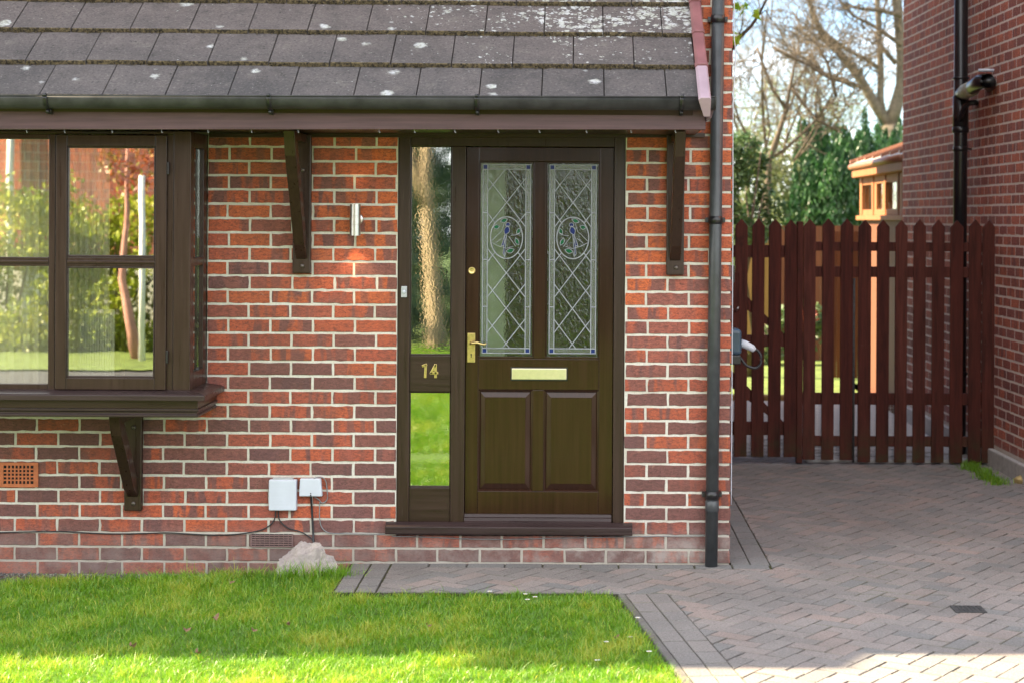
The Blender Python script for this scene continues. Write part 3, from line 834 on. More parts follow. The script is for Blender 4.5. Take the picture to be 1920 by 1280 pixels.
# stained glass lights
def ell(cx, cy, rx, ry, n=40, a0=0, a1=360):
    return [(cx + rx*math.cos(R(a0 + (a1-a0)*k/n)), cy + ry*math.sin(R(a0 + (a1-a0)*k/n))) for k in range(n+1)]
def leafshape(cx, cy, L, W, ang, n=7):
    up = [(-L/2 + L*k/n, W/2*math.sin(math.pi*k/n)) for k in range(n+1)]
    dn = [(x, -y*0.75) for x, y in up[::-1]][1:-1]
    c, s = math.cos(R(ang)), math.sin(R(ang))
    return [(cx + x*c - y*s, cy + x*s + y*c) for x, y in up + dn]
def stained(x0, x1, flip):
    y0, y1 = 303.2, 671.8
    dg = DL + 0.020
    mb = MB()
    # moulding round the opening
    for (a, b, c, d2) in ((x0, y0, x1, y0 + 3), (x0, y1 - 4, x1, y1), (x0, y0 + 3.1, x0 + 3, y1 - 4.1), (x1 - 3, y0 + 3.1, x1, y1 - 4.1)):
        fbox(mb, df, a, b, c, d2, DL + 0.010, 0.009)
    sub(mb.build('glazing_bead', M['doorw'], bevel=0.002), leaf)
    gx0, gx1, gy0, gy1 = x0 + 3, x1 - 3, y0 + 3, y1 - 4
    mb = MB(); fbox(mb, df, gx0, gy0, gx1, gy1, dg, 0.006)
    sub(mb.build('hammered_pane', M['glass_tex']), leaf)
    # border glass strip
    bx0, bx1, by0, by1 = gx0 + 4, gx1 - 4, gy0 + 3, gy1 - 6
    ix0, ix1, iy0, iy1 = bx0 + 9, bx1 - 9, by0 + 9, by1 - 9
    mb = MB()
    for (a, b, c, d2) in ((bx0, by0, bx1, iy0), (bx0, iy1, bx1, by1), (bx0, iy0 + .2, ix0, iy1 - .2), (ix1, iy0 + .2, bx1, iy1 - .2)):
        fbox(mb, df, a, b, c, d2, dg - 0.0025, 0.0015)
    sub(mb.build('border_glass', M['glass_rim']), leaf)
    # lead lines
    mb = MB()
    cx = (ix0 + ix1)/2
    def lead(pts, w=0.9, lift=0.0):
        pts = [Vector((a, b)) for a, b in pts]
        for i, (a, b) in enumerate(zip(pts, pts[1:])):
            t = (b - a)
            if t.length < 1e-6: continue
            t.normalize(); n = Vector((-t.y, t.x))*w
            e = t*w*0.5
            dq = dg - 0.0065 - lift - 0.00003*i
            q = [df(p.x, p.y, dq) for p in (a - e - n, b + e - n, b + e + n, a - e + n)]
            qi = [df(p.x, p.y, dq - 0.0016) for p in (a - e - n*0.5, b + e - n*0.5, b + e + n*0.5, a - e + n*0.5)]
            back = [p + Vector((0, 0.0042, 0)) for p in q]
            ib = [mb.vert(p) for p in back]; io = [mb.vert(p) for p in q]; ii = [mb.vert(p) for p in qi]
            for k in range(4):
                j = (k+1) % 4
                mb.face((ib[k], ib[j], io[j], io[k])); mb.face((io[k], io[j], ii[j], ii[k]))
            mb.face(ii)
    for x in (bx0, ix0, ix1, bx1): lead([(x, by0), (x, by1)], 0.9)
    for y in (by0, iy0, iy1, by1): lead([(bx0, y), (bx1, y)], 0.9, 0.0004)
    for y in (by0 + (by1-by0)*0.255, by0 + (by1-by0)*0.505, by0 + (by1-by0)*0.755):
        lead([(bx0, y), (ix0, y)], 0.8, 0.0003); lead([(ix1, y), (bx1, y)], 0.8, 0.0003)
    ecx, ecy, erx, ery = cx, 446.0, 30.0, 39.0
    # diamond lattice, cut out by the oval
    W = ix1 - ix0
    step = 66.0
    inside = lambda x, y: ((x-ecx)/erx)**2 + ((y-ecy)/ery)**2 < 1
    slope = step/2/(W*0.36)
    crossings = []
    for s in (1, -1):
        for k in range(-5, 14):
            yc = 380.0 + k*step
            run = []
            prev = None
            N = 60
            for i in range(N+1):
                x = ix0 + W*i/N
                y = yc + s*slope*(x - cx)*1.0
                ok = iy0 <= y <= iy1 and not inside(x, y)
                if ok: run.append((x, y))
                if (not ok or i == N) and len(run) > 1:
                    lead([run[0], run[-1]], 0.9, 0.0006 if s > 0 else 0.0011); run = []
                elif not ok: run = []
    lead(ell(ecx, ecy, erx, ery, 36), 1.0, 0.0016)
    fl = (lambda p: (2*cx - p[0], p[1])) if flip else (lambda p: p)
    ox = cx - 949.0
    T = lambda pts: [fl((a + ox, b)) for a, b in pts]
    thin = 0.55
    # bird: body, head, tail; branch and leaves (own simple drawing)
    body = leafshape(949, 432, 18, 12, -72)
    head = ell(951.5, 421.5, 4.2, 4.0, 10)[:-1]
    tail = [(946, 440), (949.5, 441), (944, 460), (939, 462)]
    tail2 = [(946, 442), (949, 443), (945, 480), (942.5, 476)]
    leaves = [leafshape(944, 413.5, 14, 9, -20), leafshape(930, 425.5, 12, 9, -10), leafshape(971, 434, 13, 8, -70), leafshape(969, 453, 15, 8, 65), leafshape(956, 470, 16, 10, -15)]
    for sh in (body, tail, tail2): lead(T(sh + sh[:1]), thin, 0.0020)
    for sh in leaves: lead(T(sh + sh[:1]), thin, 0.0020)
    lead(T(head + head[:1]), thin, 0.0020)
    for br in ([(921, 452), (933, 440), (940, 434), (944, 420)], [(921, 455), (935, 462), (949, 466)], [(957, 442), (966, 441), (973, 437)], [(953, 444), (962, 456), (966, 462)], [(949, 470), (946, 482)], [(949, 466), (962, 462)], [(941, 447), (930, 455)]):
        lead(T(br), thin, 0.0022)
    sub(mb.build('lead_came', M['lead']), leaf)
    def piece(pts, m, nm, lift=0.004, more=()):
        mb = MB()
        for k, pp in enumerate((pts,) + tuple(more)):
            q = [df(a, b, dg - lift - 0.0001*k) for a, b in pp]
            mb.hexa([p + Vector((0, 0.002, 0)) for p in q], q)
        sub(mb.build(nm, m), leaf)
    for x in (bx0 + 0.6, ix1 + 0.6):
        for y in (by0 + 0.6, iy1 + 0.6):
            piece([(x, y), (x + 7.8, y), (x + 7.8, y + 7.8), (x, y + 7.8)], M['blueg'], 'blue_square')
    piece(T(body), M['blueg'], 'glass_bird', 0.0045, (T(head), T(tail), T(tail2)))
    for sh in leaves: piece(T(sh), M['greeng'], 'glass_leaf', 0.0045)
stained(897, 1000.5, False)
stained(1022.5, 1123.5, True)
# letter plate
mb = MB(); fbox(mb, df, 958, 688, 1064.5, 713, DL - 0.004, 0.0038)
lp = sub(mb.build('letter_plate', M['brass'], bevel=0.0015), leaf)
lp.data.materials.clear(); lp.data.materials.append(M['blueg'] if False else M['black'])
mb = MB(); fbox(mb, df, 960, 690, 1062.5, 711, DL - 0.010, 0.0058)
sub(mb.build('letter_flap', M['chrome'], bevel=0.003), leaf)
# handle
mb = MB(); fbox(mb, df, 876.5, 625, 891, 679.5, DL - 0.006, 0.0058)
p = df(883.8, 666, DL - 0.0065)
sub(mb.build('handle_plate', M['brass'], bevel=0.002), leaf)
mb = MB()
mb.lathe(p + Vector((0, 0, 0.004)), [(0.0045, 0), (0.0045, 0.001)], 12, Vector((0, -1, 0)))
mb.box((p.x - 0.002, p.y - 0.0012, p.z - 0.012), (p.x + 0.002, p.y + 0.0002, p.z + 0.003))
sub(mb.build('keyhole', M['dark']), leaf)
mb = MB(); mb.smooth = True
h = [df(883, 644, DL - 0.006), df(883, 644, DL - 0.045), df(888, 643.5, DL - 0.052), df(895, 642.5, DL - 0.052), df(902, 645, DL - 0.050), df(908, 646, DL - 0.050), df(912, 643.5, DL - 0.050)]
mb.tube(h, [0.008, 0.008, 0.0085, 0.0075, 0.0065, 0.006, 0.0055], 10)
sub(mb.build('handle', M['brass']), leaf)
mb = MB(); mb.smooth = True
mb.lathe(df(884, 508, DL), [(0.020, 0), (0.020, 0.004), (0.015, 0.007), (0.014, 0.006), (0.006, 0.006)], 20, Vector((0, -1, 0)))
sub(mb.build('lock', M['brass']), leaf)
# threshold sill
mb = MB()
a, b = df(724, 1002.5, D - 0.055), df(1188, 985.5, D - 0.055)
prof = [(DD + 0.08, b.z + 0.012), (DL + 0.05, b.z + 0.012), (D - 0.045, b.z), (D - 0.055, b.z - 0.008), (D - 0.055, a.z + 0.004), (D - 0.048, a.z), (DD + 0.08, a.z)]
for (x0, x1, cut) in ((a.x, b.x, True),):
    pr = [(min(q, D - 0.0045), z) for q, z in prof]
    mb.hexa([(x1, q, z) for q, z in pr], [(x0, q, z) for q, z in pr])
mb.box((dx0 + 0.002, D - 0.004, a.z), (dx1 - 0.002, DD + 0.09, b.z + 0.004))
reparent(mb.build('door_sill', M['sillw'], bevel=0.003), house)
# hall behind the door and room behind the bay
mb = MB()
hx0, hx1 = dx0 - 0.25, dx1 + 0.05
mb.poly([(hx0, D + 3, 0.1), (hx1, D + 3, 0.1), (hx1, D + 3, 2.44), (hx0, D + 3, 2.44)])
mb.poly([(hx0, D + .12, 0.1), (hx0, D + 3, 0.1), (hx0, D + 3, 2.44), (hx0, D + .12, 2.44)])
mb.poly([(hx1, D + .12, 0.1), (hx1, D + 3, 0.1), (hx1, D + 3, 2.44), (hx1, D + .12, 2.44)])
mb.poly([(hx0, D + .12, 0.12), (hx1, D + .12, 0.12), (hx1, D + 3, 0.12), (hx0, D + 3, 0.12)])
reparent(mb.build('hallway', M['hall']), house)
mb = MB(); a, b = df(886, 985, DL + 0.16), df(946, 262, DL + 0.16)
mb.hexa([(a.x, DL + 0.15, a.z), (b.x, DL + 0.25, a.z), (b.x, DL + 0.25, b.z), (a.x, DL + 0.15, b.z)], [(a.x, DL + 0.11, a.z), (b.x, DL + 0.21, a.z), (b.x, DL + 0.21, b.z), (a.x, DL + 0.11, b.z)])
reparent(mb.build('pale_panel', M['curtain']), house)  # pale panel added close behind the left door light to brighten its glass
mb = MB()
rx0, rx1 = XL + 0.01, dx0 - 0.3
mb.poly([(rx0, D + 4, 0.1), (rx1, D + 4, 0.1), (rx1, D + 4, 2.44), (rx0, D + 4, 2.44)])
mb.poly([(rx1, D + .12, 0.1), (rx1, D + 4, 0.1), (rx1, D + 4, 2.44), (rx1, D + .12, 2.44)])
mb.poly([(rx0, D + .12, 0.13), (rx1, D + .12, 0.13), (rx1, D + 4, 0.13), (rx0, D + 4, 0.13)])
reparent(mb.build('living_room', M['room']), house)

# ---------------------------------------------------------------- oriel bay window
BD = D - 0.43                         # face of the bay frame
bf = bay_f
mb = MB()
XS = bf(357, 0, BD).x                 # outer side face
zt, zb = bf(0, 246, BD).z, bf(0, 731, BD).z
pxl = -420
# corner post, head, bottom rail, mullions of the fixed frame
fbox(mb, bf, 325, 246, 357, 731, BD, 0.07)
fbox(mb, bf, 312.5, 252, 324.8, 731, BD + 0.006, 0.06)
fbox(mb, bf, pxl, 246, 324.8, 252, BD + 0.001, 0.06)
fbox(mb, bf, 91, 252.2, 103, 731, BD + 0.003, 0.06)
fbox(mb, bf, -190, 252.2, -170, 731, BD + 0.003, 0.06)
fbox(mb, bf, pxl, 252.2, -190.2, 262, BD + 0.004, 0.05)
fbox(mb, bf, -169.8, 252.2, 90.8, 262, BD + 0.004, 0.05)
fbox(mb, bf, -169.8, 720, 90.8, 731, BD + 0.004, 0.05)
fbox(mb, bf, pxl, 720, -190.2, 731, BD + 0.004, 0.05)
# side frame: rear post, rails, bars
y_r = D - 0.006
def sbox(mb, y0, y1, z0, z1, x1, th): mb.box((x1 - th, y0, z0), (x1, y1, z1))
zz = lambda py: bf(0, py, BD).z
sbox(mb, BD + 0.0705, BD + 0.10, zb, zt, XS - 0.004, 0.05)
sbox(mb, y_r - 0.085, y_r, zb, zt, XS - 0.004, 0.05)
sbox(mb, BD + 0.1002, y_r - 0.0852, zt - 0.075, zt, XS - 0.004, 0.05)
sbox(mb, BD + 0.1002, y_r - 0.0852, zb, zb + 0.085, XS - 0.004, 0.05)
sbox(mb, BD + 0.1002, y_r - 0.0852, zz(499), zz(484), XS - 0.006, 0.03)
bay = reparent(mb.build('bay_window', M['wood'], bevel=0.003), house)
bay['label'] = 'brown timber oriel bay window with divided panes'
mb = MB()
for (a, b) in ((pxl, -190.2), (-169.8, 90.8)):
    fbox(mb, bf, a, 483, b, 500, BD + 0.006, 0.035)
    fbox(mb, bf, a, 489, b, 494.5, BD - 0.001, 0.0068)
sub(mb.build('glazing_bar', M['woodx'], bevel=0.003), bay)
for (a, b) in ((pxl, -190.2), (-169.8, 90.8)):
    for (y0, y1) in ((262.2, 482.8), (500.2, 719.8)):
        mb = MB(); fbox(mb, bf, a, y0, b, y1, BD + 0.022, 0.005); sub(mb.build('pane', M['glass']), bay)
for (z0, z1) in ((zb + 0.0855, zz(499) - .0005), (zz(484) + .0005, zt - 0.0755)):
    mb = MB(); mb.box((XS - 0.032, BD + 0.1005, z0), (XS - 0.027, y_r - 0.0855, z1)); sub(mb.build('side_pane', M['glass_side']), bay)
# opening casement
mb = MB()
CD = BD - 0.012
fbox(mb, bf, 103.5, 253.5, 124.5, 730, CD, 0.05)
fbox(mb, bf, 290.5, 253.5, 311.5, 730, CD, 0.05)
fbox(mb, bf, 124.7, 253.5, 290.3, 275, CD + 0.0006, 0.049)
fbox(mb, bf, 124.7, 708, 290.3, 730, CD + 0.0006, 0.049)
fbox(mb, bf, 124.7, 483, 290.3, 500, CD + 0.008, 0.035)
fbox(mb, bf, 124.7, 489, 290.3, 494.5, CD + 0.001, 0.0068)
cas = sub(mb.build('casement', M['wood'], bevel=0.003), bay)
for (y0, y1) in ((275.2, 482.8), (500.2, 707.8)):
    mb = MB(); fbox(mb, bf, 124.9, y0, 290.1, y1, CD + 0.022, 0.005); sub(mb.build('casement_pane', M['glass']), bay)
    mb = MB()
    for (a, b, c, d2) in ((124.8, y0, 127.6, y1), (287.6, y0, 290.2, y1), (127.8, y0, 287.4, y0 + 3), (127.8, y1 - 4, 287.4, y1)):
        fbox(mb, bf, a, b, c, d2, CD + 0.010, 0.011)
    sub(mb.build('glazing_bead', M['sillw'], bevel=0.002), bay)
for y in (315, 668):
    mb = MB(); fbox(mb, bf, 312, y - 12, 315.5, y + 12, CD - 0.004, 0.012); sub(mb.build('hinge', M['black'], bevel=0.002), bay)
mb = MB(); mb.smooth = True
q = [bf(126.5, 380, CD + .06), bf(129, 384, CD + .06), bf(130.5, 395, CD + .06), bf(128.5, 409, CD + .06), bf(126.5, 412, CD + .06)]
mb.tube(q, 0.004, 6); sub(mb.build('stay_handle', M['brass']), bay)
# trickle vent
mb = MB(); fbox(mb, bf, 152, 247.5, 204, 250.8, BD - 0.004, 0.0045); fbox(mb, bf, 213, 247.5, 264, 250.8, BD - 0.004, 0.0045); sub(mb.build('trickle_vent', M['black']), bay)
# sill with nose, apron board, base moulding: swept round the corner
def sweep_L(mb, prof, xs, yf, yb):
    """prof: (out, z); front run from far left to the corner, then back to the wall"""
    A = [Vector((XL, yf - o, z)) for o, z in prof]
    B = [Vector((xs + o, yf - o, z)) for o, z in prof]
    C = [Vector((xs + o, yb, z)) for o, z in prof]
    ia = [mb.vert(p) for p in A]; ib = [mb.vert(p) for p in B]; ic = [mb.vert(p) for p in C]
    n = len(prof)
    for k in range(n):
        j = (k+1) % n
        mb.face((ia[k], ia[j], ib[j], ib[k])); mb.face((ib[k], ib[j], ic[j], ic[k]))
    mb.face(ia[::-1]); mb.face(ic)
zsl = bf(0, 731, BD).z
zn1, zn0 = bf(0, 739.5, BD - .09).z, bf(0, 750, BD - .09).z
za0 = bf(0, 765, BD - .05).z
zm0 = bf(0, 781, BD - .05).z
mb = MB()
sweep_L(mb, [(-0.10, zsl + 0.004), (-0.005, zsl + 0.003), (0.088, zn1 + 0.003), (0.094, zn1 - 0.002), (0.094, zn0), (-0.10, zn0)], XS, BD, D - 0.0065)
sub(mb.build('sill', M['sillw'], bevel=0.002), bay)
mb = MB()
sweep_L(mb, [(-0.10, zn0 - 0.0003), (0.052, zn0 - 0.0003), (0.052, za0), (-0.10, za0)], XS, BD, D - 0.0065)
sub(mb.build('apron', M['woodx'], bevel=0.002), bay)
mb = MB()
sweep_L(mb, [(-0.40, za0 - 0.0003), (0.058, za0 - 0.0003), (0.058, za0 - 0.012), (0.047, za0 - 0.016), (0.047, za0 - 0.026), (0.054, za0 - 0.030), (0.054, zm0 + 0.003), (0.048, zm0), (-0.40, zm0)], XS, BD, D - 0.0065)
sub(mb.build('base_moulding', M['sillw'], bevel=0.0015), bay)
bracket(233, 266, 783, 957, 0.40, 0, ztop=zm0 - 0.001)
# things inside the bay
mb = MB(); mb.smooth = True
n = 60
for d_off, a, b in ((0.16, 108, 206),):
    pts = []
    for i in range(n+1):
        x = bf(a + (b-a)*i/n, 0, BD + d_off).x
        pts.append((x, BD + d_off + 0.012*math.sin(i*0.9) + 0.005*math.sin(i*2.3)))
    top, bot = bf(0, 255, BD + d_off).z, bf(0, 735, BD + d_off).z
    for (x0, y0), (x1, y1) in zip(pts, pts[1:]):
        mb.poly([(x0, y0, bot), (x1, y1, bot), (x1, y1, top), (x0, y0, top)])
        mb.poly([(x0, y0 + .003, bot), (x0, y0 + .003, top), (x1, y1 + .003, top), (x1, y1 + .003, bot)])
tag(mb.build('curtain', M['curtain'], fix=False), 'pale curtain hanging inside the opening casement of the bay window', 'curtain')
mb = MB(); mb.smooth = True
top, bot = bf(0, 255, BD + .16).z, bf(0, 735, BD + .16).z
pts = [(bf(-400 + 490*i/160, 0, BD + .16).x, BD + .16 + 0.012*math.sin(i*0.8) + 0.005*math.sin(i*2.1)) for i in range(161)]
for (x0, y0), (x1, y1) in zip(pts, pts[1:]):
    mb.poly([(x0, y0, bot), (x1, y1, bot), (x1, y1, top), (x0, y0, top)])
tag(mb.build('curtain', M['curtain'], fix=False), 'wide pale net curtain behind the fixed left panes of the bay window', 'curtain')
mb = MB()
for k in range(14):
    a = bf(150 + k*4.7, 582, BD + 0.11); b = bf(153.6 + k*4.7, 706, BD + 0.11)
    mb.box((a.x, BD + 0.11, b.z), (b.x, BD + 0.125, a.z))
a, b = bf(150, 580, BD + 0.126), bf(215.4, 712, BD + 0.126)
mb.box((a.x, BD + 0.126, b.z), (b.x, BD + 0.135, a.z))
tag(mb.build('slatted_screen', M['blind'], bevel=0.002), 'white ribbed screen standing on the sill inside the bay window', 'screen')
lamp = empty('table_lamp', 'lamp with a shaggy dark purple shade behind the casement glass', 'lamp', bf(230, 735, BD + 0.55))
mb = MB(); mb.smooth = True
c = bf(231, 0, BD + 0.55); zt2, zb2 = bf(0, 316, BD + .55).z, bf(0, 372, BD + .55).z
mb.lathe((c.x, BD + 0.55, zb2), [(0.055, 0), (0.058, 0.01), (0.052, zt2 - zb2), (0.03, zt2 - zb2)], 20)
reparent(mb.build('lamp_shade', M['purple']), lamp)
mb = MB(); mb.smooth = True
mb.lathe((c.x, BD + 0.55, bf(0, 735, BD + .55).z), [(0.07, 0), (0.07, 0.02), (0.012, 0.03), (0.010, zb2 - bf(0, 735, BD + .55).z)], 14)
reparent(mb.build('lamp_stem', M['brass']), lamp)

# ---------------------------------------------------------------- downpipe on the corner
mb = MB(); mb.smooth = True
DPy = D - 0.055
pt, pb = P(1347.5, -60, DPy), P(1333.5, 1066, DPy)
joint = P(1341, 500, DPy)
mb.tube([pt, pb], 0.0335, 20)
for py, ln in ((478, 0.0), ):
    pass
pm = pt.lerp(pb, (413 + 60)/1126)
dp = reparent(mb.build('downpipe', M['greypipe']), house)
for py in (36, 413, 927):
    c = pt.lerp(pb, (py + 60)/1126)
    mb = MB(); mb.smooth = True
    mb.lathe(c - Vector((0, 0, 0.021)), [(0.0335, 0), (0.0375, 0.001), (0.0375, 0.041), (0.0335, 0.042)], 20)
    mb.smooth = False
    mb.box((c.x - 0.052, c.y + 0.012, c.z - 0.013), (c.x + 0.052, D - 0.004, c.z + 0.013))
    for s in (-1, 1):
        mb.lathe((c.x + s*0.045, c.y + 0.0115, c.z), [(0.008, 0), (0.008, 0.006)], 8, Vector((0, -1, 0)))
    sub(mb.build('pipe_clip', M['black']), dp)
mb = MB(); mb.smooth = True
c = pt.lerp(pb, (940 + 60)/1126)
mb.lathe(c - Vector((0, 0, 0.05)), [(0.0335, 0), (0.0365, 0.003), (0.0365, 0.055), (0.0335, 0.058)], 20)
sub(mb.build('pipe_socket', M['greypipe']), dp)

# air brick and plinth vent
fr = mk(35, 889)
mb = MB()
x0, x1 = fr(-3, 0, D - .006).x, fr(72, 0, D - .006).x
z1, z0 = fr(0, 866, D - .006).z, fr(0, 912, D - .006).z
nx, nz = 8, 5
mx0, mx1 = fr(7, 0, D - .006).x, fr(63.5, 0, D - .006).x
mz1, mz0 = fr(0, 871.5, D - .006).z, fr(0, 906, D - .006).z
y0, y1 = D - 0.013, D + 0.02
mb.box((x0, y0, z0), (mx0, y1, z1)); mb.box((mx1, y0, z0), (x1, y1, z1))
mb.box((mx0, y0, mz1), (mx1, y1, z1)); mb.box((mx0, y0, z0), (mx1, y1, mz0))
cw = (mx1-mx0)/nx; ch = (mz1-mz0)/nz
for i in range(1, nx): mb.box((mx0 + i*cw - cw*.19, y0 + .001, mz0), (mx0 + i*cw + cw*.19, y1, mz1))
for j in range(1, nz):
    for i in range(nx):
        mb.box((mx0 + i*cw + (cw*.19 if i else 0), y0 + .001, mz0 + j*ch - ch*.19), (mx0 + (i+1)*cw - (cw*.19 if i < nx-1 else 0), y1, mz0 + j*ch + ch*.19))
ab = reparent(mb.build('air_brick', M['terra']), house)
mb = MB(); mb.box((mx0 - .001, D - 0.0062, mz0 - .001), (mx1 + .001, D - 0.0058, mz1 + .001)); sub(mb.build('vent_void', M['dark']), ab)
fr = mk(510, 1012)
mb = MB()
x0, x1 = fr(470, 0, D - .006).x, fr(549.5, 0, D - .006).x
z1, z0 = fr(0, 1000, D - .006).z, fr(0, 1024.5, D - .006).z
mb.box((x0, D - 0.013, z0), (x0 + 0.006, D + 0.01, z1)); mb.box((x1 - 0.006, D - 0.013, z0), (x1, D + 0.01, z1))
hh = (z1 - z0)/6
for k in range(6):
    za = z0 + k*hh
    mb.hexa([(x0 + .006, D + 0.002, za + hh*0.75), (x1 - .006, D + 0.002, za + hh*0.75), (x1 - .006, D + 0.002, za + hh*0.95), (x0 + .006, D + 0.002, za + hh*0.95)],
            [(x0 + .006, D - 0.013, za + 0.001), (x1 - .006, D - 0.013, za + 0.001), (x1 - .006, D - 0.013, za + hh*0.5), (x0 + .006, D - 0.013, za + hh*0.5)])
for k in range(1, 9):
    x = x0 + (x1-x0)*k/9
    mb.box((x - .0012, D - 0.0125, z0), (x + .0012, D - 0.0075, z1))
vn = reparent(mb.build('plinth_vent', M['vent']), house)
mb = MB(); mb.box((x0 + .007, D - 0.0072, z0), (x1 - .007, D - 0.0068, z1)); sub(mb.build('vent_void', M['dark']), vn)

# ================================================================== THINGS ON THE FRONT WALL
# wall light
lf = mk(666, 412)
wl = empty('wall_light', 'stainless steel cylinder up-and-down light glowing on the brick wall beside the door', 'wall light', lf(666, 412, D))
mb = MB()
cy = D - 0.075
ct, cb = lf(666, 383, cy), lf(666, 442, cy)
rad = 10.2*cy/F
hgt = ct.z - cb.z
mb.lathe((cb.x, cy, cb.z), [(rad*0.86, 0.004), (rad*0.86, 0), (rad, 0), (rad, hgt*0.34), (rad*0.975, hgt*0.345), (rad*0.975, hgt*0.355), (rad, hgt*0.36), (rad, hgt*0.62), (rad*0.975, hgt*0.625), (rad*0.975, hgt*0.635), (rad, hgt*0.64), (rad, hgt), (rad*0.86, hgt), (rad*0.86, hgt - 0.004)], 56)
reparent(mb.build('lamp_body', M['steel']), wl)
mb = MB(); mb.smooth = True
cc = lf(672, 411, D)
mb.lathe((cc.x - 0.004, D - 0.0045, cc.z), [(0.032, 0), (0.032, 0.010), (0.028, 0.014)], 28, Vector((0, -1, 0)))
mb.lathe((cb.x, D - 0.0185, cc.z), [(0.012, 0), (0.012, 0.035)], 14, Vector((0, -1, 0)))
reparent(mb.build('back_plate', M['steel']), wl)
for s, zz_, pw in ((-1, cb.z - 0.004, 1.2), (1, ct.z + 0.004, 0.25)):
    L = bpy.data.lights.new('lamp_bulb', 'SPOT'); L.energy = pw; L.color = (1.0, 0.62, 0.28); L.spot_size = R(95); L.spot_blend = 0.6; L.shadow_soft_size = 0.015
    o = bpy.data.objects.new('lamp_bulb', L); col.objects.link(o)
    o.location = (cb.x, cy + 0.02, zz_)
    o.rotation_euler = (R(-14) if s < 0 else R(180 + 14), 0, 0)
    reparent(o, wl)

# utility boxes
bf2 = mk(555, 930)
jb = empty('junction_box', 'larger square white plastic utility box low on the brick wall', 'utility box', bf2(530, 957, D))
mb = MB(); fbox(mb, bf2, 503.5, 899, 555.5, 957, D - 0.045, 0.0435)
reparent(mb.build('box_body', M['white_pl'], bevel=0.007, seg=3), jb)
mb = MB()
fbox(mb, bf2, 511, 895.8, 549, 898.8, D - 0.035, 0.032)
reparent(mb.build('box_hinge', M['grey_pl'], bevel=0.001), jb)
mb = MB()
for k in range(9):
    fbox(mb, bf2, 509, 904 + k*5.6, 550, 904.6 + k*5.6, D - 0.0456, 0.0008)
reparent(mb.build('box_ridge', M['white_pl']), jb)
sb = empty('junction_box', 'smaller tapered white utility box with cables, right of the square one', 'utility box', bf2(582, 930, D))
mb = MB()
q = [(562, 896.5), (601, 896.5), (604, 930), (560.5, 930)]
a = [bf2(x, y, D - 0.040) for x, y in q]
mb.hexa([Vector((p.x, D - 0.0045, p.z)) for p in a], a)
reparent(mb.build('box_body', M['white_pl'], bevel=0.006, seg=3), sb)
mb = MB(); mb.smooth = True
for yy, rr in ((924, 0.003), (927.5, 0.004)):
    mb.lathe(bf2(582.5, yy, D - 0.0402), [(rr, 0), (rr, 0.002)], 10, Vector((0, -1, 0)))
reparent(mb.build('box_screw', M['dark']), sb)

def cable(name, pts, r, m, label, d=D - 0.010, nsub=6):
    """smooth cable through pixel points (px, py[, depth])"""
    P3 = [P(p[0], p[1], p[2] if len(p) > 2 else d) for p in pts]
    out = []
    for i in range(len(P3) - 1):
        p0, p1, p2, p3 = P3[max(i-1, 0)], P3[i], P3[i+1], P3[min(i+2, len(P3)-1)]
        for k in range(nsub):
            t = k/nsub
            out.append(0.5*((2*p1) + (p2-p0)*t + (2*p0-5*p1+4*p2-p3)*t*t + (3*p1-p0-3*p2+p3)*t**3))
    out.append(P3[-1])
    mb = MB(); mb.smooth = True; mb.tube(out, r, 8)
    return tag(mb.build(name, m), label, 'cable')
cable('cable', [(-20, 998), (20, 997), (60, 996), (115, 995.5), (160, 998), (215, 1000), (270, 999), (315, 998), (360, 1000.5), (400, 1002), (440, 1001), (470, 997), (492, 992), (508, 982), (515.5, 970), (517, 956)], 0.0034, M['cable_b'], 'thin black cable sagging along the mortar from the left up to the square box')
cable('cable', [(522, 956), (522.5, 968), (527, 978), (540, 989), (560, 995), (575, 1002), (586, 1012, D - .02), (588, 1030, D - .05)], 0.0034, M['cable_b'], 'black cable curving from the square box down behind the white rock')
cable('cable', [(583, 929, D - .02), (584.5, 950), (586, 980), (587.5, 1005, D - .015), (588.5, 1030, D - .05)], 0.0058, M['cable_b'], 'thick straight black cable dropping from the tapered box to the white rock')
cable('cable', [(588, 896, D - .03), (597, 893.5, D - .03), (606, 895, D - .02), (611, 902), (613, 915), (614, 932), (610, 940), (603, 942), (598, 936, D - .02), (590, 931, D - .02)], 0.0030, M['cable_g'], 'grey cable looping around the right side of the tapered box')
cable('cable', [(600, 940), (599, 955), (599.5, 972), (602, 985), (609, 994), (620, 998.5), (650, 999.5), (690, 1000), (722, 1000.5)], 0.0028, M['cable_g'], 'grey cable falling from the tapered box and running right towards the door sill')
cable('cable', [(735, 1004.5), (800, 1006), (880, 1009.5), (960, 1010), (1040, 1008), (1120, 1006.5), (1190, 1005), (1260, 1004), (1322, 1003.5)], 0.0024, M['cable_g'], 'thin grey cable strung under the door sill to the downpipe')
cable('cable', [(1377.5, -30, D + .03), (1376, 60, D + .03), (1379, 95, D + .03), (1378, 140, D + .03), (1374.5, 200, D + .03), (1374, 420, D + .03), (1372.5, 700, D + .03), (1371, 945, D + .03)], 0.0028, M['white_pl'], 'pale cable clipped down the right corner of the brick wall')

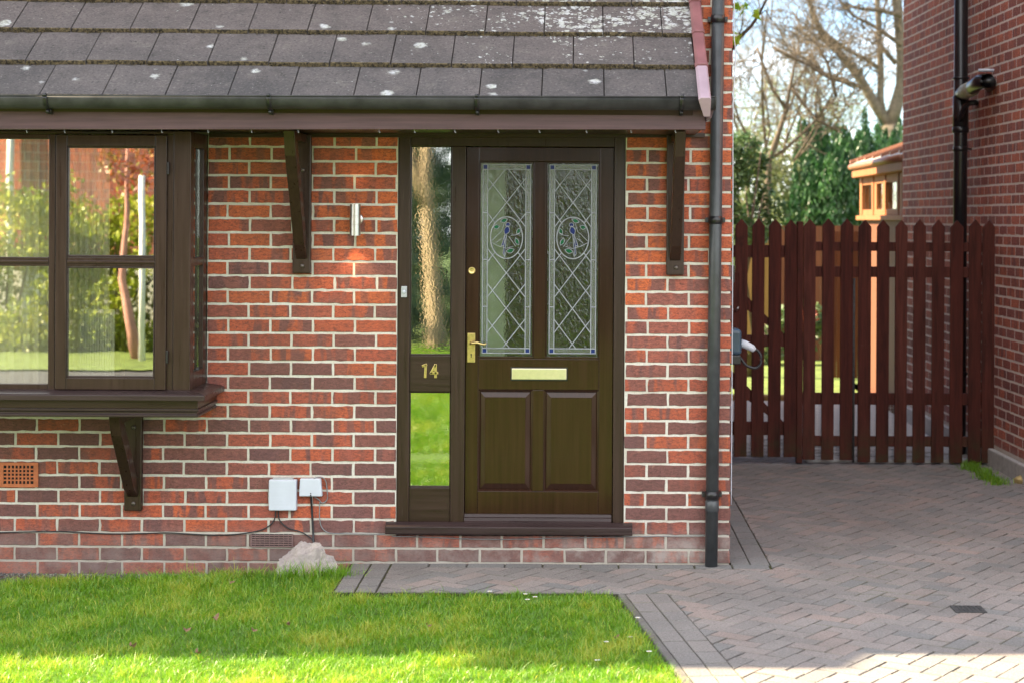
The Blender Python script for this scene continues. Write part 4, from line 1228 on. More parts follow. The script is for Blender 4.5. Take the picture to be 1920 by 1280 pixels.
# EV charger on the side wall
ed = 10.4
ef = mk(1385, 650)
ev = empty('car_charger', 'dark wall-mounted car charging point with a white plug holstered at its front', 'charger', ef(1380, 672, ed))
mb = MB(); mb.smooth = True
c = ef(1381, 646, ed)
ex = XC + 0.004
e_out = ef(1391, 646, ed).x
zt_, zb_ = ef(0, 618, ed).z, ef(0, 672, ed).z
mb.smooth = False
mb.box((ex, ed, zb_ + 0.02), (e_out, ed + 0.22, zt_))
reparent(mb.build('charger_body', plain('blue_grey_gloss_plastic', (0.035, 0.065, 0.10), 0.18, 0.2, 8, 0.02), bevel=0.02, seg=4), ev)
mb = MB(); mb.box((ex, ed + 0.01, zb_ - 0.035), (e_out - 0.005, ed + 0.2, zb_ + 0.0195)); reparent(mb.build('charger_base', M['black'], bevel=0.006), ev)
mb = MB(); mb.smooth = True
mb.tube([ef(1389, 643, ed + .08), ef(1398, 646, ed + .08), ef(1410, 652, ed + .08), ef(1415, 656, ed + .08)], [0.024, 0.024, 0.021, 0.015], 14)
reparent(mb.build('plug', M['white_pl']), ev)
mb = MB(); mb.smooth = True
pts = [(1414, 655), (1421, 657), (1427, 668), (1426, 681), (1418, 689), (1408, 688), (1398, 683), (1391, 674), (1386, 668)]
P3 = [ef(x, y, ed + .08) for x, y in pts]
out = []
for i in range(len(P3)-1):
    p0, p1, p2, p3 = P3[max(i-1, 0)], P3[i], P3[i+1], P3[min(i+2, len(P3)-1)]
    for k in range(5):
        t = k/5
        out.append(0.5*((2*p1) + (p2-p0)*t + (2*p0-5*p1+4*p2-p3)*t*t + (3*p1-p0-3*p2+p3)*t**3))
out.append(P3[-1])
mb.tube(out, 0.0085, 10); reparent(mb.build('charging_cable', M['cable_b']), ev)
mb = MB(); a = ef(1371, 498, ed); b = ef(1377, 530, ed); mb.box((ex, ed, b.z), (b.x, ed + .1, a.z))
mb.build('switch_box', M['black'], bevel=0.004)
tag(bpy.data.objects['switch_box'], 'small black box on the side wall above the car charger', 'switch box')

# ================================================================== GROUND
def sheet(name, pts, z, m, kind='structure', label=None, cat=None, th=None):
    mb = MB()
    if th: mb.hexa([(x, y, z - th) for x, y in pts], [(x, y, z) for x, y in pts])
    else: mb.poly([(x, y, z) for x, y in pts])
    o = mb.build(name, m)
    if not th and o.data.polygons[0].normal.z < 0: o.data.flip_normals()
    tag(o, label, cat, None, kind); return o
sheet('ground', [(-160, -160), (160, -160), (160, 260), (-160, 260)], -0.16, M['ground'])

rp = random.Random(21)
def clip(poly, planes):
    for (a, b, c) in planes:          # keep a*x+b*y<=c
        out = []
        for i in range(len(poly)):
            p, q = poly[i], poly[(i+1) % len(poly)]
            dp, dq = a*p[0] + b*p[1] - c, a*q[0] + b*q[1] - c
            if dp <= 0: out.append(p)
            if (dp < 0 < dq) or (dq < 0 < dp):
                t = dp/(dp - dq); out.append((p[0] + (q[0]-p[0])*t, p[1] + (q[1]-p[1])*t))
        poly = out
        if len(poly) < 3: return []
    return poly
def planes_of(poly):
    pl = []
    ar = sum(poly[i][0]*poly[(i+1) % len(poly)][1] - poly[(i+1) % len(poly)][0]*poly[i][1] for i in range(len(poly)))
    for i in range(len(poly)):
        (x0, y0), (x1, y1) = poly[i], poly[(i+1) % len(poly)]
        n = (y1-y0, -(x1-x0)) if ar > 0 else (-(y1-y0), x1-x0)
        pl.append((n[0], n[1], n[0]*x0 + n[1]*y0))
    return pl
def area(p): return abs(sum(p[i][0]*p[(i+1) % len(p)][1] - p[(i+1) % len(p)][0]*p[i][1] for i in range(len(p))))/2
ang = R(57.0)
def paver(mb, poly, z, tint):
    if len(poly) < 3 or area(poly) < 0.0004: return
    cx = sum(p[0] for p in poly)/len(poly); cy = sum(p[1] for p in poly)/len(poly)
    mb.tint = tint
    def inset(q, e):
        out = []
        for (x, y) in q:
            d = math.hypot(x-cx, y-cy)
            out.append((x + (cx-x)*min(0.5, e/max(d, 1e-4)), y + (cy-y)*min(0.5, e/max(d, 1e-4))))
        return out
    tx, ty = rp.uniform(-0.008, 0.008), rp.uniform(-0.008, 0.008)
    zz = lambda x, y, dz: z + dz + (x-cx)*tx + (y-cy)*ty
    o = inset(poly, 0.003); i = inset(poly, 0.0085)
    b = [mb.vert((x, y, z - 0.02)) for x, y in o]
    m_ = [mb.vert((x, y, zz(x, y, -0.003))) for x, y in o]
    t_ = [mb.vert((x, y, zz(x, y, 0.0))) for x, y in i]
    n = len(poly)
    for k in range(n):
        j = (k+1) % n
        ex_, ey_ = poly[j][0] - poly[k][0], poly[j][1] - poly[k][1]
        along = abs(ex_*math.cos(ang) + ey_*math.sin(ang))/max(1e-6, math.hypot(ex_, ey_)) if ang else 0
        mb.tint = (tint[0], tint[1], 0.52 if along > 0.8 else 0.5)
        mb.face((b[k], b[j], m_[j], m_[k])); mb.face((m_[k], m_[j], t_[j], t_[k]))
    mb.tint = (tint[0], tint[1], 0.0)
    mb.face(t_)
XN0 = 3.05
XD = XC + 0.215                              # drive starts right of the two border courses along the house
Lk = ground(1177, 1125), ground(1278, 1258)    # lawn side of the border
L1 = ground(1260, 1122), ground(1391, 1270)
def lineX(L, y):
    t = (y - L[0].y)/(L[1].y - L[0].y); return L[0].x + (L[1].x - L[0].x)*t
YP = 8.88                                   # back edge of the lawn / front edge of the door path
YE = D - 0.115
regs = [[(-0.98, YP), (3.9, YP), (3.9, YE), (-0.98, YE)],
        [(XD, YE), (3.9, YE), (3.9, 15.2), (XD, 15.2)],
        [(lineX(L1, YP), YP), (3.9, YP), (3.9, 5.6), (lineX(L1, 5.6), 5.6)]]
regpl = [planes_of(r) for r in regs]
mb = MB()
ang = R(57.0)
ca, sa = math.cos(ang), math.sin(ang)
W = 0.094
ox, oy = 1.2, 8.6
for i in range(-80, 80):
    for j in range(-85, 85):
        for o in (0, 1):
            # herringbone lattice: translations (1,1)*W and (2,-2)*W
            bx, by = i*1.0 + 2*j, i*1.0 - 2*j
            if abs(bx) > 80 or abs(by) > 80: continue
            if o == 0: rect = [(bx, by), (bx+2, by), (bx+2, by+1), (bx, by+1)]
            else: rect = [(bx, by+1), (bx+1, by+1), (bx+1, by+3), (bx, by+3)]
            q = [(ox + (x*ca - y*sa)*W, oy + (x*sa + y*ca)*W) for x, y in rect]
            if not (5.3 < q[0][1] < 15.6 and -1.4 < q[0][0] < 4.3): continue
            tn = (rp.random(), 0.75 if rp.random() < 0.12 else 0.15*rp.random(), rp.random())
            dz = rp.uniform(-0.0015, 0.0015)
            for pl in regpl:
                c = clip(q, pl)
                if c: paver(mb, c, dz, tn)
# border courses: along the house front (grey), along the side, along the lawn, path end
def course(mb, p0, p1, w, length, side, tint, z=0.0005):
    p0, p1 = Vector((p0[0], p0[1])), Vector((p1[0], p1[1]))
    t = (p1 - p0); Ls = t.length; t.normalize(); n = Vector((-t.y, t.x))*side
    s = 0.0
    while s < Ls - 0.02:
        e = min(s + length, Ls)
        q = [p0 + t*s, p0 + t*e, p0 + t*e + n*w, p0 + t*s + n*w]
        paver(mb, [(p.x, p.y) for p in q], z + rp.uniform(-0.001, 0.001), (rp.random()*0.7, min(1, tint + rp.uniform(-.2, .2)), rp.random()))
        s += length
course(mb, (-0.98, YE + 0.001), (XC + 0.21, YE + 0.001), 0.105, 0.2, 1, 0.8)
course(mb, (XC + 0.004, D - 0.005), (XC + 0.004, 14.2), 0.104, 0.2, -1, 0.75)
course(mb, (XC + 0.109, D - 0.005), (XC + 0.109, 14.2), 0.104, 0.2, -1, 0.75)
la, lb = (lineX(L1, YP), YP), (lineX(L1, 5.6), 5.6)
course(mb, la, lb, 0.103, 0.2, -1, 0.2)
v = Vector((lb[0]-la[0], lb[1]-la[1])).normalized(); nn = Vector((v.y, -v.x))
for k in (1,):
    course(mb, (la[0] + nn.x*0.104*k, la[1] + nn.y*0.104*k), (lb[0] + nn.x*0.104*k, lb[1] + nn.y*0.104*k), 0.103, 0.2, -1, 0.25)
pe0, pe1 = (-0.98, YE + 0.11), (-0.92, YP - 0.02)
course(mb, (-0.985, YE + 0.10), (-0.985, YP), 0.1, 0.2, -1, 0.6)
course(mb, (-1.09, YE + 0.10), (-1.09, YP), 0.1, 0.2, -1, 0.7, -0.0005)
tag(mb.build('driveway', M['paver']), kind='structure')
mb = MB()
for r in ([(-1.2, YP - 0.001), (3.9, YP - 0.001), (3.9, D - 0.002), (-1.2, D - 0.002)], [(XC + 0.001, D - 0.002), (3.9, D - 0.002), (3.9, 15.3), (XC + 0.001, 15.3)],
          [(lineX(L1, YP - .03) - 0.21, YP - 0.002), (3.9, YP - 0.002), (3.9, 5.5), (lineX(L1, 5.5) - 0.21, 5.5)]):
    mb.hexa([(x, y, -0.12) for x, y in r], [(x, y, -0.006) for x, y in r])
tag(mb.build('jointing_sand', M['joint']), kind='structure')
# lawn kerb
mb = MB()
k0 = (la[0] + nn.x*0.209, la[1] + nn.y*0.209); k1 = (lb[0] + nn.x*0.209, lb[1] + nn.y*0.209)
mb.hexa([(k0[0], k0[1], -0.1), (k1[0], k1[1], -0.1), (k1[0] + nn.x*.035, k1[1] + nn.y*.035, -0.1), (k0[0] + nn.x*.035, k0[1] + nn.y*.035, -0.1)],
        [(k0[0], k0[1], 0.002), (k1[0], k1[1], 0.002), (k1[0] + nn.x*.035, k1[1] + nn.y*.035, 0.002), (k0[0] + nn.x*.035, k0[1] + nn.y*.035, 0.002)])
tag(mb.build('kerb', M['paver'], bevel=0.006), kind='structure')
# drain gully
dg_ = Vector((0, 0, 0)); dgp = ground(1815, 1142)
mb = MB()
for k in range(7):
    mb.box((dg_.x - 0.085 + k*0.027, dg_.y - 0.085, 0.0012), (dg_.x - 0.085 + k*0.027 + 0.012, dg_.y + 0.085, 0.0042))
mb.box((dg_.x - 0.10, dg_.y - 0.10, 0.0010), (dg_.x - 0.086, dg_.y + 0.10, 0.0050)); mb.box((dg_.x + 0.090, dg_.y - 0.10, 0.0010), (dg_.x + 0.104, dg_.y + 0.10, 0.0050))
mb.box((dg_.x - 0.0858, dg_.y + 0.086, 0.0010), (dg_.x + 0.0898, dg_.y + 0.10, 0.0050)); mb.box((dg_.x - 0.0858, dg_.y - 0.10, 0.0010), (dg_.x + 0.0898, dg_.y - 0.086, 0.0050))
mb.box((dg_.x - 0.0859, dg_.y - 0.0859, -0.0005), (dg_.x + 0.0899, dg_.y + 0.0859, 0.0011))
dro = mb.build('drain_grate', M['slabdark']); dro.location = (dgp.x, dgp.y, 0); dro.scale = (0.72, 0.72, 1)
tag(dro, 'small black drain grate set in the block paved drive', 'drain')
# lawn
ZLN = -0.05
lawn_poly = [(-6, 5.0), (k1[0] + nn.x*.036 + (5.0-k1[1])*0, 5.0), (lineX(L1, 5.0) - 0.245, 5.0), (k0[0] + nn.x*.037, YP - 0.18), (k0[0] - 0.10, YP - 0.06), (k0[0] - 0.22, YP - 0.035), (-1.25, YP - 0.035), (-1.25, D - 0.16), (-2.5, D - 0.16), (-3.0, D - 0.28), (-6, D - 0.35)]
lawn_poly = [(-6, 5.0), (lineX(L1, 5.0) - 0.247, 5.0), (k0[0] + nn.x*.037, YP - 0.16), (k0[0] - 0.05, YP - 0.06), (k0[0] - 0.14, YP - 0.01), (k0[0] - 0.28, YP + 0.002), (-1.17, YP + 0.002), (-1.195, YP + 0.02), (-1.195, D - 0.15), (-1.35, D - 0.16), (-1.9, D - 0.20), (-2.45, D - 0.27), (-2.8, D - 0.36), (-6, D - 0.40)]
lawn_z = lambda x: -0.0135 + 0.0135*x
mb = MB(); mb.poly([(x, y, lawn_z(x)) for x, y in lawn_poly]); o = mb.build('lawn', M['lawnbase'])
if o.data.polygons[0].normal.z < 0: o.data.flip_normals()
tag(o, kind='structure')
sheet('soil_strip', [(-6, 8.3), (-1.24, 8.3), (-1.24, D + 0.02), (-6, D + 0.02)], -0.10, M['soil'])
sheet('soil_corner', [(-1.23, 8.6), (0.42, 8.6), (0.42, YP - 0.028), (-1.23, YP - 0.028)], -0.06, M['soil'])
# gravel beside the wall
mb = MB()
for k in range(2600):
    x, y = rp.uniform(-3.6, -1.3), D - 0.01 - abs(rp.gauss(0, 0.17))
    s = rp.uniform(0.004, 0.011)
    c = Vector((x, y, -0.098 + s*0.4 + 0.03*max(0, 1 - (D - y)/0.3)))
    a = Vector((rp.uniform(-1, 1), rp.uniform(-1, 1), rp.uniform(-1, 1))).normalized()*s
    b = a.orthogonal().normalized()*s*rp.uniform(.7, 1); d2 = a.cross(b).normalized()*s*0.7
    q = [mb.vert(c + w) for w in (a, b, d2, -a, -b, -d2)]
    for f in ((0, 1, 2), (1, 3, 2), (3, 4, 2), (4, 0, 2), (1, 0, 5), (3, 1, 5), (4, 3, 5), (0, 4, 5)): mb.face([q[t] for t in f])
tag(mb.build('gravel', plain('dark_gravel', (0.13, 0.12, 0.115), 0.9, 0.5, 30, 0.3)), 'dark gravel strip along the foot of the brick wall', 'gravel', None, 'stuff')

def in_poly(x, y, poly):
    ins = np.zeros(x.shape, dtype=bool)
    n = len(poly)
    for i in range(n):
        (x0, y0), (x1, y1) = poly[i], poly[(i+1) % n]
        if y0 == y1: continue
        c = ((y0 > y) != (y1 > y)) & (x < (x1-x0)*(y-y0)/(y1-y0) + x0)
        ins ^= c
    return ins
def grass_mesh(name, xy, z0, h, w, lean, tint, m):
    n = len(xy)
    ng = np.random.default_rng(5)
    a = ng.uniform(0, 2*np.pi, n); la_ = ng.normal(0, lean, n); lb_ = ng.normal(0, lean, n)
    V = np.zeros((n, 5, 3), np.float32)
    dx, dy = np.cos(a)*w/2, np.sin(a)*w/2
    for k, (t, ww) in enumerate(((0, 1.0), (0, -1.0), (0.55, 0.75), (0.55, -0.75), (1.0, 0.0))):
        V[:, k, 0] = xy[:, 0] + dx*ww + la_*h*t*t
        V[:, k, 1] = xy[:, 1] + dy*ww + lb_*h*t*t
        V[:, k, 2] = z0 + h*t*(1 - 0.25*t*np.minimum(1, (la_**2 + lb_**2)))
    base = (np.arange(n)*5)[:, None]
    loops = np.concatenate([base + np.array([[0, 1, 3, 2]]), base + np.array([[2, 3, 4]])], axis=1).astype(np.int32)
    me = bpy.data.meshes.new(name)
    me.vertices.add(n*5); me.vertices.foreach_set('co', V.ravel())
    me.loops.add(n*7); me.loops.foreach_set('vertex_index', loops.ravel())
    me.polygons.add(n*2)
    st = (np.arange(n)*7)[:, None] + np.array([[0, 4]])
    me.polygons.foreach_set('loop_start', st.ravel().astype(np.int32))
    me.polygons.foreach_set('loop_total', np.tile(np.array([4, 3], np.int32), n))
    me.update(calc_edges=True)
    at = me.attributes.new('tint', 'FLOAT_COLOR', 'FACE')
    C = np.ones((n, 2, 4), np.float32); C[:, :, 0] = tint[:, None]
    at.data.foreach_set('color', C.ravel())
    me.materials.append(m)
    o = bpy.data.objects.new(name, me); col.objects.link(o); return o
ng = np.random.default_rng(3)
N = 300000
xy = np.stack([ng.uniform(-4.2, 0.8, N), ng.uniform(5.6, D - 0.1, N)], 1)
keep = in_poly(xy[:, 0], xy[:, 1], lawn_poly)
# nothing under the frame's left reach is needed
keep &= xy[:, 0] > -0.33*xy[:, 1] - 0.25
xy = xy[keep]
def nz2(xy, s, off=0.0):
    return np.array([noise.noise(Vector((x*s + off, y*s, off))) for x, y in xy], np.float32)
c1 = nz2(xy, 2.3); c2 = nz2(xy, 9.0, 5.0)
keep = ng.uniform(0, 1, len(xy)) < 0.75 + 0.6*c2
xy, c1, c2 = xy[keep], c1[keep], c2[keep]
hgt_ = (0.030 + 0.018*ng.random(len(xy)) + 0.014*c1 + 0.018*c2)
edge = 0.6*np.clip((xy[:, 1] - (D - 0.75))/0.5, 0, 1)*(xy[:, 0] < -1.2)
hgt_ = np.clip(hgt_*(1 + 0.55*edge), 0.018, 0.12)
long = ng.random(len(xy)) < 0.02
hgt_[long] *= 1.8
tn = np.clip(0.36 + 0.7*c1 + 0.45*c2 + ng.normal(0, 0.22, len(xy)), 0, 1)
tn[ng.random(len(xy)) < 0.05] = 1.0
tn = tn.astype(np.float32)
g = grass_mesh('grass', xy, lawn_z(xy[:, 0]) - 0.004, hgt_.astype(np.float32), 0.0036, 0.6, tn, M['grass'])
tag(g, 'green lawn grass in front of the house, sunlit along its near edge', 'grass', None, 'stuff')
N2 = 110000
xy2 = np.stack([ng.uniform(-3.55, 0.85, N2), ng.uniform(-6.6, 4.95, N2)], 1)
d1 = nz2(xy2, 0.9, 3.0); d2 = nz2(xy2, 3.1, 8.0)
t2 = np.clip(0.45 + 0.5*d1 + 0.35*d2 + ng.normal(0, 0.22, N2), 0, 1).astype(np.float32)
g2 = grass_mesh('grass', xy2, -0.055, (0.05 + 0.03*ng.random(N2) + 0.03*d2).astype(np.float32), 0.012, 0.7, t2, M['grass'])
tag(g2, 'longer sunlit grass nearer the street, reflected in the lower side light', 'grass', None, 'stuff')
# tufts beside the boulder and at the neighbour's wall
def tufts(name, spots, n, spread, h, label):
    pts, hs = [], []
    r_ = random.Random(len(label))
    for (x, y) in spots:
        for k in range(n):
            pts.append((x + r_.gauss(0, spread), y + r_.gauss(0, spread*0.6))); hs.append(h*r_.uniform(0.5, 1.2))
    pts = np.array(pts, np.float32); hs = np.array(hs, np.float32)
    o = grass_mesh(name, pts, 0.0, hs, 0.005, 0.45, np.random.default_rng(2).uniform(0, 0.7, len(pts)).astype(np.float32), M['grass'])
    return tag(o, label, 'grass', None, 'stuff')
o = tufts('grass_tuft', [(ground(x, 1085).x, D - 0.33 + 0.02*math.sin(x)) for x in range(520, 660, 12)], 34, 0.03, 0.115, 'taller grass tufts growing around the pale boulder')
o.location.z = ZLN
tufts('moss_edge', [(2.93 + 0.03*math.sin(k), 12.6 + k*0.07) for k in range(16)], 70, 0.035, 0.05, 'moss and weeds along the foot of the neighbouring brick wall')

# boulder
bm = bmesh.new(); bmesh.ops.create_icosphere(bm, subdivisions=5, radius=1)
rk = random.Random(4)
cuts = [(Vector((rk.uniform(-1, 1), rk.uniform(-1, 1), rk.uniform(-0.6, 1))).normalized(), rk.uniform(0.62, 0.92)) for _ in range(22)]
for vtx in bm.verts:
    p = vtx.co.copy()
    for n_, dd_ in cuts:
        s = p.dot(n_)
        if s > dd_: p -= n_*(s - dd_)
    p *= 1 + 0.14*noise.noise(p*2.6) + 0.08*noise.noise(p*6.0) + 0.05*noise.noise(p*14) + 0.02*noise.noise(p*30)
    x = p.x*0.175; z = p.z*0.19
    z *= 1.0 + 0.30*max(-0.8, min(0.5, p.x*1.0))*(1 if z > 0 else 0)
    vtx.co = (x, p.y*0.11, z)
me = bpy.data.meshes.new('boulder'); bm.to_mesh(me); bm.free()
me.materials.append(M['rock'])
at = me.attributes.new('tint', 'FLOAT_COLOR', 'FACE')
bo = bpy.data.objects.new('boulder', me); col.objects.link(bo)
c = ground(570, 1086, ZLN); bo.location = (c.x, D - 0.19, ZLN + 0.03)
me.polygons.foreach_set('use_smooth', [False]*len(me.polygons))
tag(bo, 'pale pinkish white boulder standing in the grass against the wall', 'boulder')

# daisies, fallen leaves on the lawn
for k, (px, py) in enumerate(((985, 1118), (989, 1130), (918, 1116), (1181, 1199), (1137, 1210), (1217, 1230), (1120, 1243), (1003, 1125), (1196, 1166))):
    p = ground(px, py, 0.0)
    mb = MB()
    c = Vector((p.x, p.y, 0.012 + 0.004*(k % 3)))
    for q in range(12):
        a = 2*math.pi*q/12; d_ = Vector((math.cos(a), math.sin(a)*0.9, 0.25)); e = Vector((-math.sin(a), math.cos(a), 0))
        mb.mi = 0
        mb.poly([c + d_*0.003 - e*0.0015, c + d_*0.011 - e*0.0022, c + d_*0.0125, c + d_*0.011 + e*0.0022, c + d_*0.003 + e*0.0015])
    mb.mi = 1; mb.tube([c + Vector((0, 0, 0.0005)), c + Vector((0, 0, 0.003))], [0.004, 0.0028], 8)
    mb.mi = 2; mb.tube([c - Vector((0, 0, 0.06)), c], 0.001, 5)
    o = mb.build('daisy', [M['petal'], M['brass'], M['lawnbase']], fix=False)
    tag(o, 'small white daisy flowering in the shaded lawn', 'daisy', 'daisies in the lawn')
for k, (px, py, s, rz) in enumerate(((403, 1160, 0.045, 1.2), (350, 1182, 0.036, 0.3), (476, 1183, 0.030, 0.1), (370, 1225, 0.034, 2.2), (248, 1212, 0.04, 2.4), (432, 1092, 0.035, 0.5), (1155, 1196, 0.03, 0.2), (540, 1172, 0.03, 1.9), (802, 1175, 0.03, 0.8))):
    p = ground(px, py, 0.0)
    mb = MB(); n = 8
    rim = []
    for q in range(n):
        a = 2*math.pi*q/n
        rim.append(Vector((math.cos(a)*s*0.55, math.sin(a)*s*0.28, 0.30*s*math.cos(2*a) + 0.006)))
    cI = mb.vert((0, 0, -0.002)); idx = [mb.vert(v_) for v_ in rim]
    for q in range(n): mb.face((cI, idx[q], idx[(q+1) % n]))
    o = mb.build('fallen_leaf', M['deadleaf'], fix=False)
    o.location = (p.x, p.y, 0.006); o.rotation_euler = (0.5, 0.3*(k % 3) - 0.2, rz)
    tag(o, 'curled dry brown leaf lying on the lawn', 'leaf', 'fallen leaves on the lawn')

# ================================================================== PICKET GATES
YG = 13.6
gf = mk(1620, 640)
def gpt(px, py, d=YG): return gf(px, py, d)
zpk, zsh = gpt(0, 411).z, gpt(0, 425).z
def picket(px0, px1, pyb, d=YG, th=0.02, root=None, name='picket', flat=False, top=None):
    mb = MB()
    mb.tint = (rng.random(), 0, 0)
    x0, x1 = gpt(px0, 0, d).x, gpt(px1, 0, d).x
    zb_ = max(0.012, gpt(0, pyb, d).z)
    jt = rng.uniform(-0.006, 0.006)
    t0 = zpk + jt if top is None else gpt(0, top, d).z
    s0 = zsh + jt if top is None else t0 - 0.002
    sec = [(x0, zb_), (x1, zb_), (x1, s0), ((x0+x1)/2, t0), (x0, s0)]
    mb.hexa([(x, d + th, z) for x, z in sec], [(x, d, z) for x, z in sec])
    return reparent(mb.build(name, M['gate'], bevel=0.003), root)
def rail(px0, py0, px1, py1, root, d=YG + 0.0205, th=0.035, name='rail'):
    mb = MB(); mb.tint = (rng.random(), 0, 0)
    a, b = gpt(px0, py1, d), gpt(px1, py0, d)
    mb.box((a.x, d, a.z), (b.x, d + th, b.z))
    return reparent(mb.build(name, M['gate'], bevel=0.003), root)
g1 = empty('picket_gate', 'narrow dark red-brown picket gate with diagonal braces beside the house', 'gate', gpt(1430, 860))
for a, b in ((1315, 1338), (1346, 1369.5), (1377.4, 1401), (1409.5, 1433), (1440.7, 1464.5), (1470.6, 1494)): picket(a, b, 857, root=g1)
for y0, y1 in ((461, 484), (629, 651), (791, 816)): rail(1303, y0, 1494, y1, g1)
for (xa, ya, xb, yb) in ((1366, 523, 1490, 646), (1366, 690, 1488, 808)):
    mb = MB(); mb.tint = (rng.random(), 0, 0)
    d = YG + 0.0207
    q = [gpt(xa, ya, d), gpt(xb, yb, d), gpt(xb, yb + 33, d), gpt(xa, ya + 33, d)]
    zlo = gpt(0, 650, d).z if yb < 700 else gpt(0, 815, d).z
    q = [Vector((p.x, p.y, max(p.z, zlo))) for p in q]
    mb.hexa([p + Vector((0, 0.030, 0)) for p in q], q)
    reparent(mb.build('brace', M['gate'], bevel=0.002), g1)
# latch board and latch
mb = MB(); a, b = gpt(1366, 680, YG - 0.025), gpt(1386, 512, YG - 0.025); mb.box((a.x, YG - 0.025, a.z), (b.x, YG - 0.001, b.z))
reparent(mb.build('latch_board', M['gate'], bevel=0.003), g1)
mb = MB(); mb.smooth = True
mb.tube([gpt(1379, 583, YG - .027), gpt(1381, 582, YG - .05), gpt(1384.5, 577, YG - .055)], [0.010, 0.008, 0.006], 8)
reparent(mb.build('latch', M['steel']), g1)
def mesh_wire(px0, px1, py0, py1, root, d=YG + 0.062):
    mb = MB()
    a, b = gpt(px0, py1, d), gpt(px1, py0, d)
    s = 0.022
    x = a.x
    while x < b.x: mb.box((x - .0008, d, a.z), (x + .0008, d + .0016, b.z)); x += s
    z = a.z
    while z < b.z: mb.box((a.x, d - .0018, z - .0008), (b.x, d - .0002, z + .0008)); z += s
    reparent(mb.build('wire_mesh', M['steel']), root)
mesh_wire(1376, 1494, 758, 850, g1)
g2 = empty('picket_gate', 'wide dark red-brown picket gate against the neighbouring brick wall', 'gate', gpt(1680, 868))
for a, b in ((1506, 1529), (1541, 1564), (1575.5, 1599), (1609, 1633), (1643.5, 1667), (1678, 1701), (1712, 1735.5), (1747, 1770.6), (1781, 1805.6), (1816, 1840), (1841.3, 1866)):
    picket(a, b, 862 if a < 1600 else 866, root=g2)
for y0, y1 in ((454, 471), (500, 520), (736, 758), (817, 836)): rail(1506, y0, 1856, y1, g2)
mesh_wire(1506, 1700, 758, 862, g2)
mb = MB(); mb.smooth = True
mb.tube([gpt(1601, 522, YG + .012), gpt(1601, 866, YG + .012)], 0.009, 10)
reparent(mb.build('drop_bolt', M['slabdark']), g2)
gq = empty('gate_post', 'dark square timber post fixed to the side of the brick house beside the narrow gate', 'post', gpt(1295, 868))
picket(1288.5, 1302, 868, d=YG - 0.012, th=0.09, root=gq, name='post', top=416)
gp = empty('gate_post', 'dark square timber post standing between the two picket gates', 'post', gpt(1500, 868))
picket(1494.6, 1505.4, 868, d=YG - 0.012, th=0.09, root=gp, name='post', top=416)
mb = MB(); a, b = gpt(1512, 869, YG + .15), gpt(1860, 861, YG + .15)
mb.box((a.x, YG + 0.10, 0.0), (b.x, YG + 0.22, 0.03)); tag(mb.build('threshold_slab', M['concrete'], bevel=0.006), 'pale concrete strip under the wide picket gate', 'slab')

# ================================================================== NEIGHBOURING HOUSE
nb_far, nb_near = Vector((3.035, 17.0)), Vector((3.124, 13.6))
dv = (nb_near - nb_far).normalized()                 # towards the street
nv = Vector((dv.y, -dv.x)); nv = nv if nv.x < 0 else -nv   # outwards (to the drive)
Lw = 8.2
nh = empty('brick_house', 'neighbouring dark red brick house with black soil pipe on its side wall', 'house', (nb_far.x, nb_far.y, 0))
mb = MB()
fn = lambda u, n, z: (nb_far.x + dv.x*u + nv.x*n, nb_far.y + dv.y*u + nv.y*n, z)
zl_n = 0.0
# match a mortar line: at the gate the line at y=421 px
zl_n = H - (421 + 1.5 - YV - (1868-XV)*SA)*13.6/F
brick_face(mb, fn, 0, Lw, 0.14, 5.2, zl_n, 0.03, (), 8, lambda z, r: r*0.9 + (0.25 if z < 1.2 else 0.05), 0.075, 0.225, 0.0078, 0.0009)
f0 = Vector(fn(Lw, 0, 0))
brick_face(mb, lambda u, n, z: (f0.x - nv.x*u + dv.x*n, f0.y - nv.y*u + dv.y*n, z), 0.001, 6.0, 0.14, 5.2, zl_n, 0.03, (), 9, lambda z, r: r*0.9 + 0.05, 0.075, 0.225, 0.0066, 0.003)
reparent(mb.build('wall', M['brick_n']), nh)
mb = MB()
def nbox(mb, u0, u1, n0, n1, z0, z1):
    c = [fn(u0, n0, z0), fn(u1, n0, z0), fn(u1, n1, z0), fn(u0, n1, z0)]
    mb.hexa([(p[0], p[1], z0) for p in c], [(p[0], p[1], z1) for p in c])
nbox(mb, 0.004, Lw, -6.0, -0.0005, -0.1, 5.2)
reparent(mb.build('mortar_joints', M['mortar_n']), nh)
mb = MB(); nbox(mb, -0.05, Lw, 0.0, 0.045, -0.1, 0.13)
reparent(mb.build('plinth', M['concrete'], bevel=0.01), nh)
mb = MB()
def nroof(u0, u1, n0, n1, ze, zr, t=0.12):
    um = (u0+u1)/2
    pr = [(u0, ze), (um, zr), (u1, ze), (u1, ze + t), (um, zr + t), (u0, ze + t)]
    mb.hexa([fn(u, n0, z) for u, z in pr], [fn(u, n1, z) for u, z in pr])
nroof(-0.3, Lw + 0.3, -6.2, 0.12, 5.2, 6.6)
reparent(mb.build('main_roof', M['roofplain']), nh)
